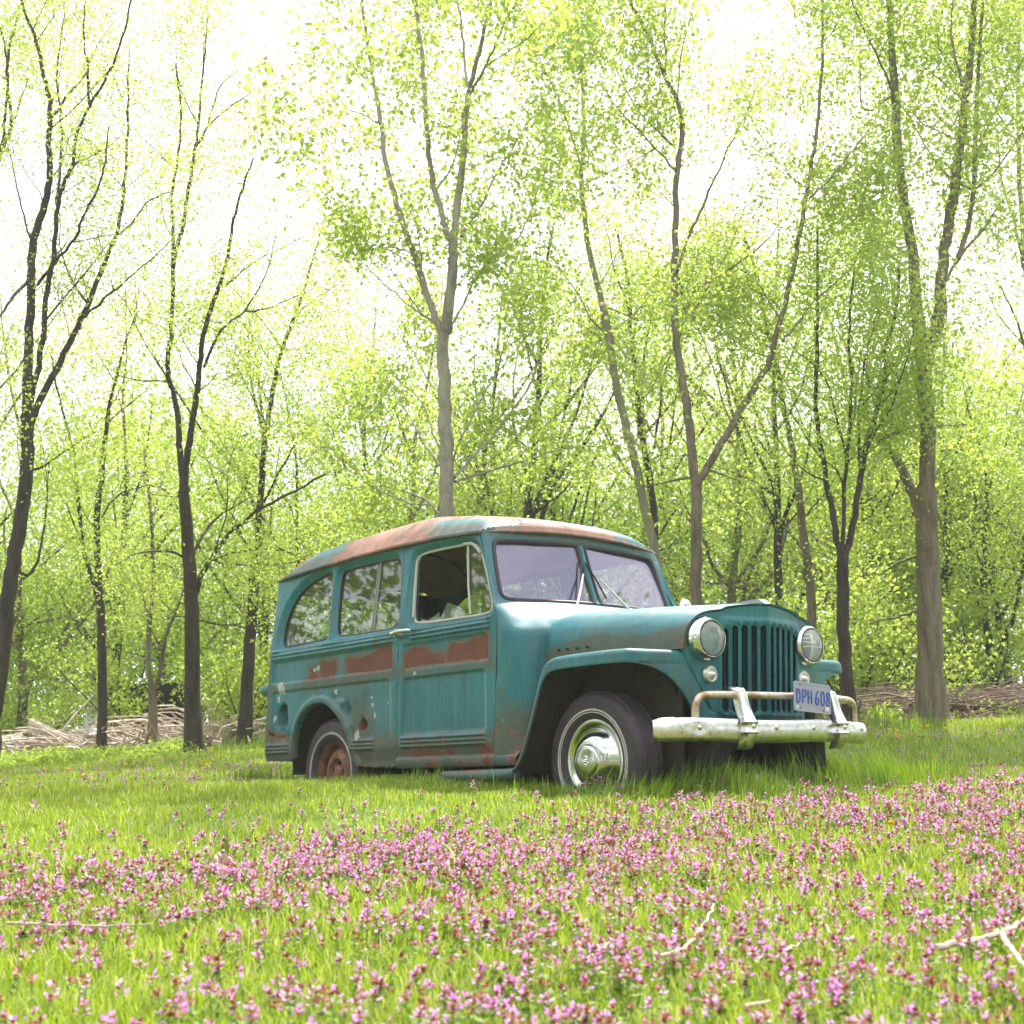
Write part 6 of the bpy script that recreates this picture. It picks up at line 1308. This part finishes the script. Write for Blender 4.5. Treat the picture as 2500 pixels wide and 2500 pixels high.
for f in np.linspace(.12, .9, 7): m_ = MB(); m_.tube([wp(118+442*f, 440+28*f, 17.9), wp(215+425*f, 462+36*f, 17.9)], .013, 6); m_.build('rung', LOGP, t)
board('plank', [wp(1103, 396, 17.9), wp(1118, 392, 17.9), wp(1205, 462, 17.7), wp(1196, 474, 17.7)], .03, WHT, 'white plank leaning in the brush between two trunks', 'plank')
r = np.random.default_rng(9); b = MB(); G = np.array([[wp(600+60*i/8, 395-62*math.sin(math.pi*(i+1)/10)*(1-j/6)**.7+5*math.sin(i*2+j), 18.2-.25*j/6+.05*math.sin(i*3+j*2)) for j in range(7)] for i in range(9)]); b.grid(G)
o = b.build('white_sheet', WHT, smooth=False); rebase(o, G[0, 0]); tag(o, 'crumpled white plastic sheet on the brush beside the second trunk', 'plastic sheet')
board('tan_sheet', [wp(848, 396, 18.6), wp(880, 372, 18.9), wp(940, 354, 19.1), wp(1000, 350, 19.1), wp(1005, 388, 18.6), wp(920, 396, 18.4)], .03, TANS, 'flat tan sheet resting on the brush by the pale-footed trunk', 'sheet')
t = thing('scrap_cab', 'dark abandoned machine half hidden in bushes behind the brush', 'scrap', tuple(wp(930, 390, 20)))
b = MB(); b.prism([(-.75, 0), (.8, 0), (.8, .45), (.55, .78), (-.45, .74), (-.78, .35)], wp(930, 395, 20.0), tuple(CR), (0, 0, 1), tuple(-np.cross(CR, (0, 0, 1))), .9); b.build('body', DARKM, t, smooth=False)
b = MB(); b.prism([(-.83, .02), (-.62, .05), (-.60, .45), (-.72, .50), (-.80, .30)], wp(930, 392, 19.9), tuple(CR), (0, 0, 1), tuple(np.cross(CR, (0, 0, 1))), .03); b.build('panel', WHT, t, smooth=False)
# split stump leaning on the trunk behind the car
b = MB(); r = np.random.default_rng(12)
for k in range(9):
    f = k/8; x0_, y0_ = 1500+70*f+r.normal(0, 6), 505+r.normal(0, 8)-25*f; x1_, y1_ = 1600+22*f, 345+45*f+r.normal(0, 12); 
    if k > 5: x0_ += 30
    b.tube([wp(x0_, y0_, 17.4-.03*k), wp((x0_+x1_)/2-18*(1-f), (y0_+y1_)/2, 17.35), wp(x1_, y1_, 17.3)], [.085, .07, .05], 7)
o = b.build('stump', BMID); rebase(o, wp(1540, 515, 17.4)); tag(o, 'split weathered stump leaning against the dark trunk behind the car', 'stump')
loose('log', LOGP, [wp(1438, 452, 17.4), wp(1490, 470, 17.35), wp(1548, 462, 17.3)], [.045, .06, .055], 'short cut log at the foot of the leaning stump', 'log')

# ------------------------------------------------------------------ flare veil
hz = MB(); hz.box((CAMP[0]-8.0, CAMP[1]+8, 8.0), (150, 150, 25.6)); V = np.concatenate(hz.V)  # added thin volume stands in for overexposure flare over the trees
HZ_ = obj('veil', mkmesh('veil', V, hz.F, None, False)); tag(HZ_, 'thin bright spring haze in the air', 'veil', kind='stuff')
m = mat('flare_veil'); t = m.node_tree; t.nodes.clear(); o = t.nodes.new('ShaderNodeOutputMaterial'); pv = t.nodes.new('ShaderNodeVolumePrincipled'); pv.inputs['Color'].default_value = (.97, .98, .93, 1); pv.inputs['Density'].default_value = .0014; pv.inputs['Anisotropy'].default_value = 0.2
t.links.new(pv.outputs[0], o.inputs['Volume']); HZ_.data.materials.append(m)
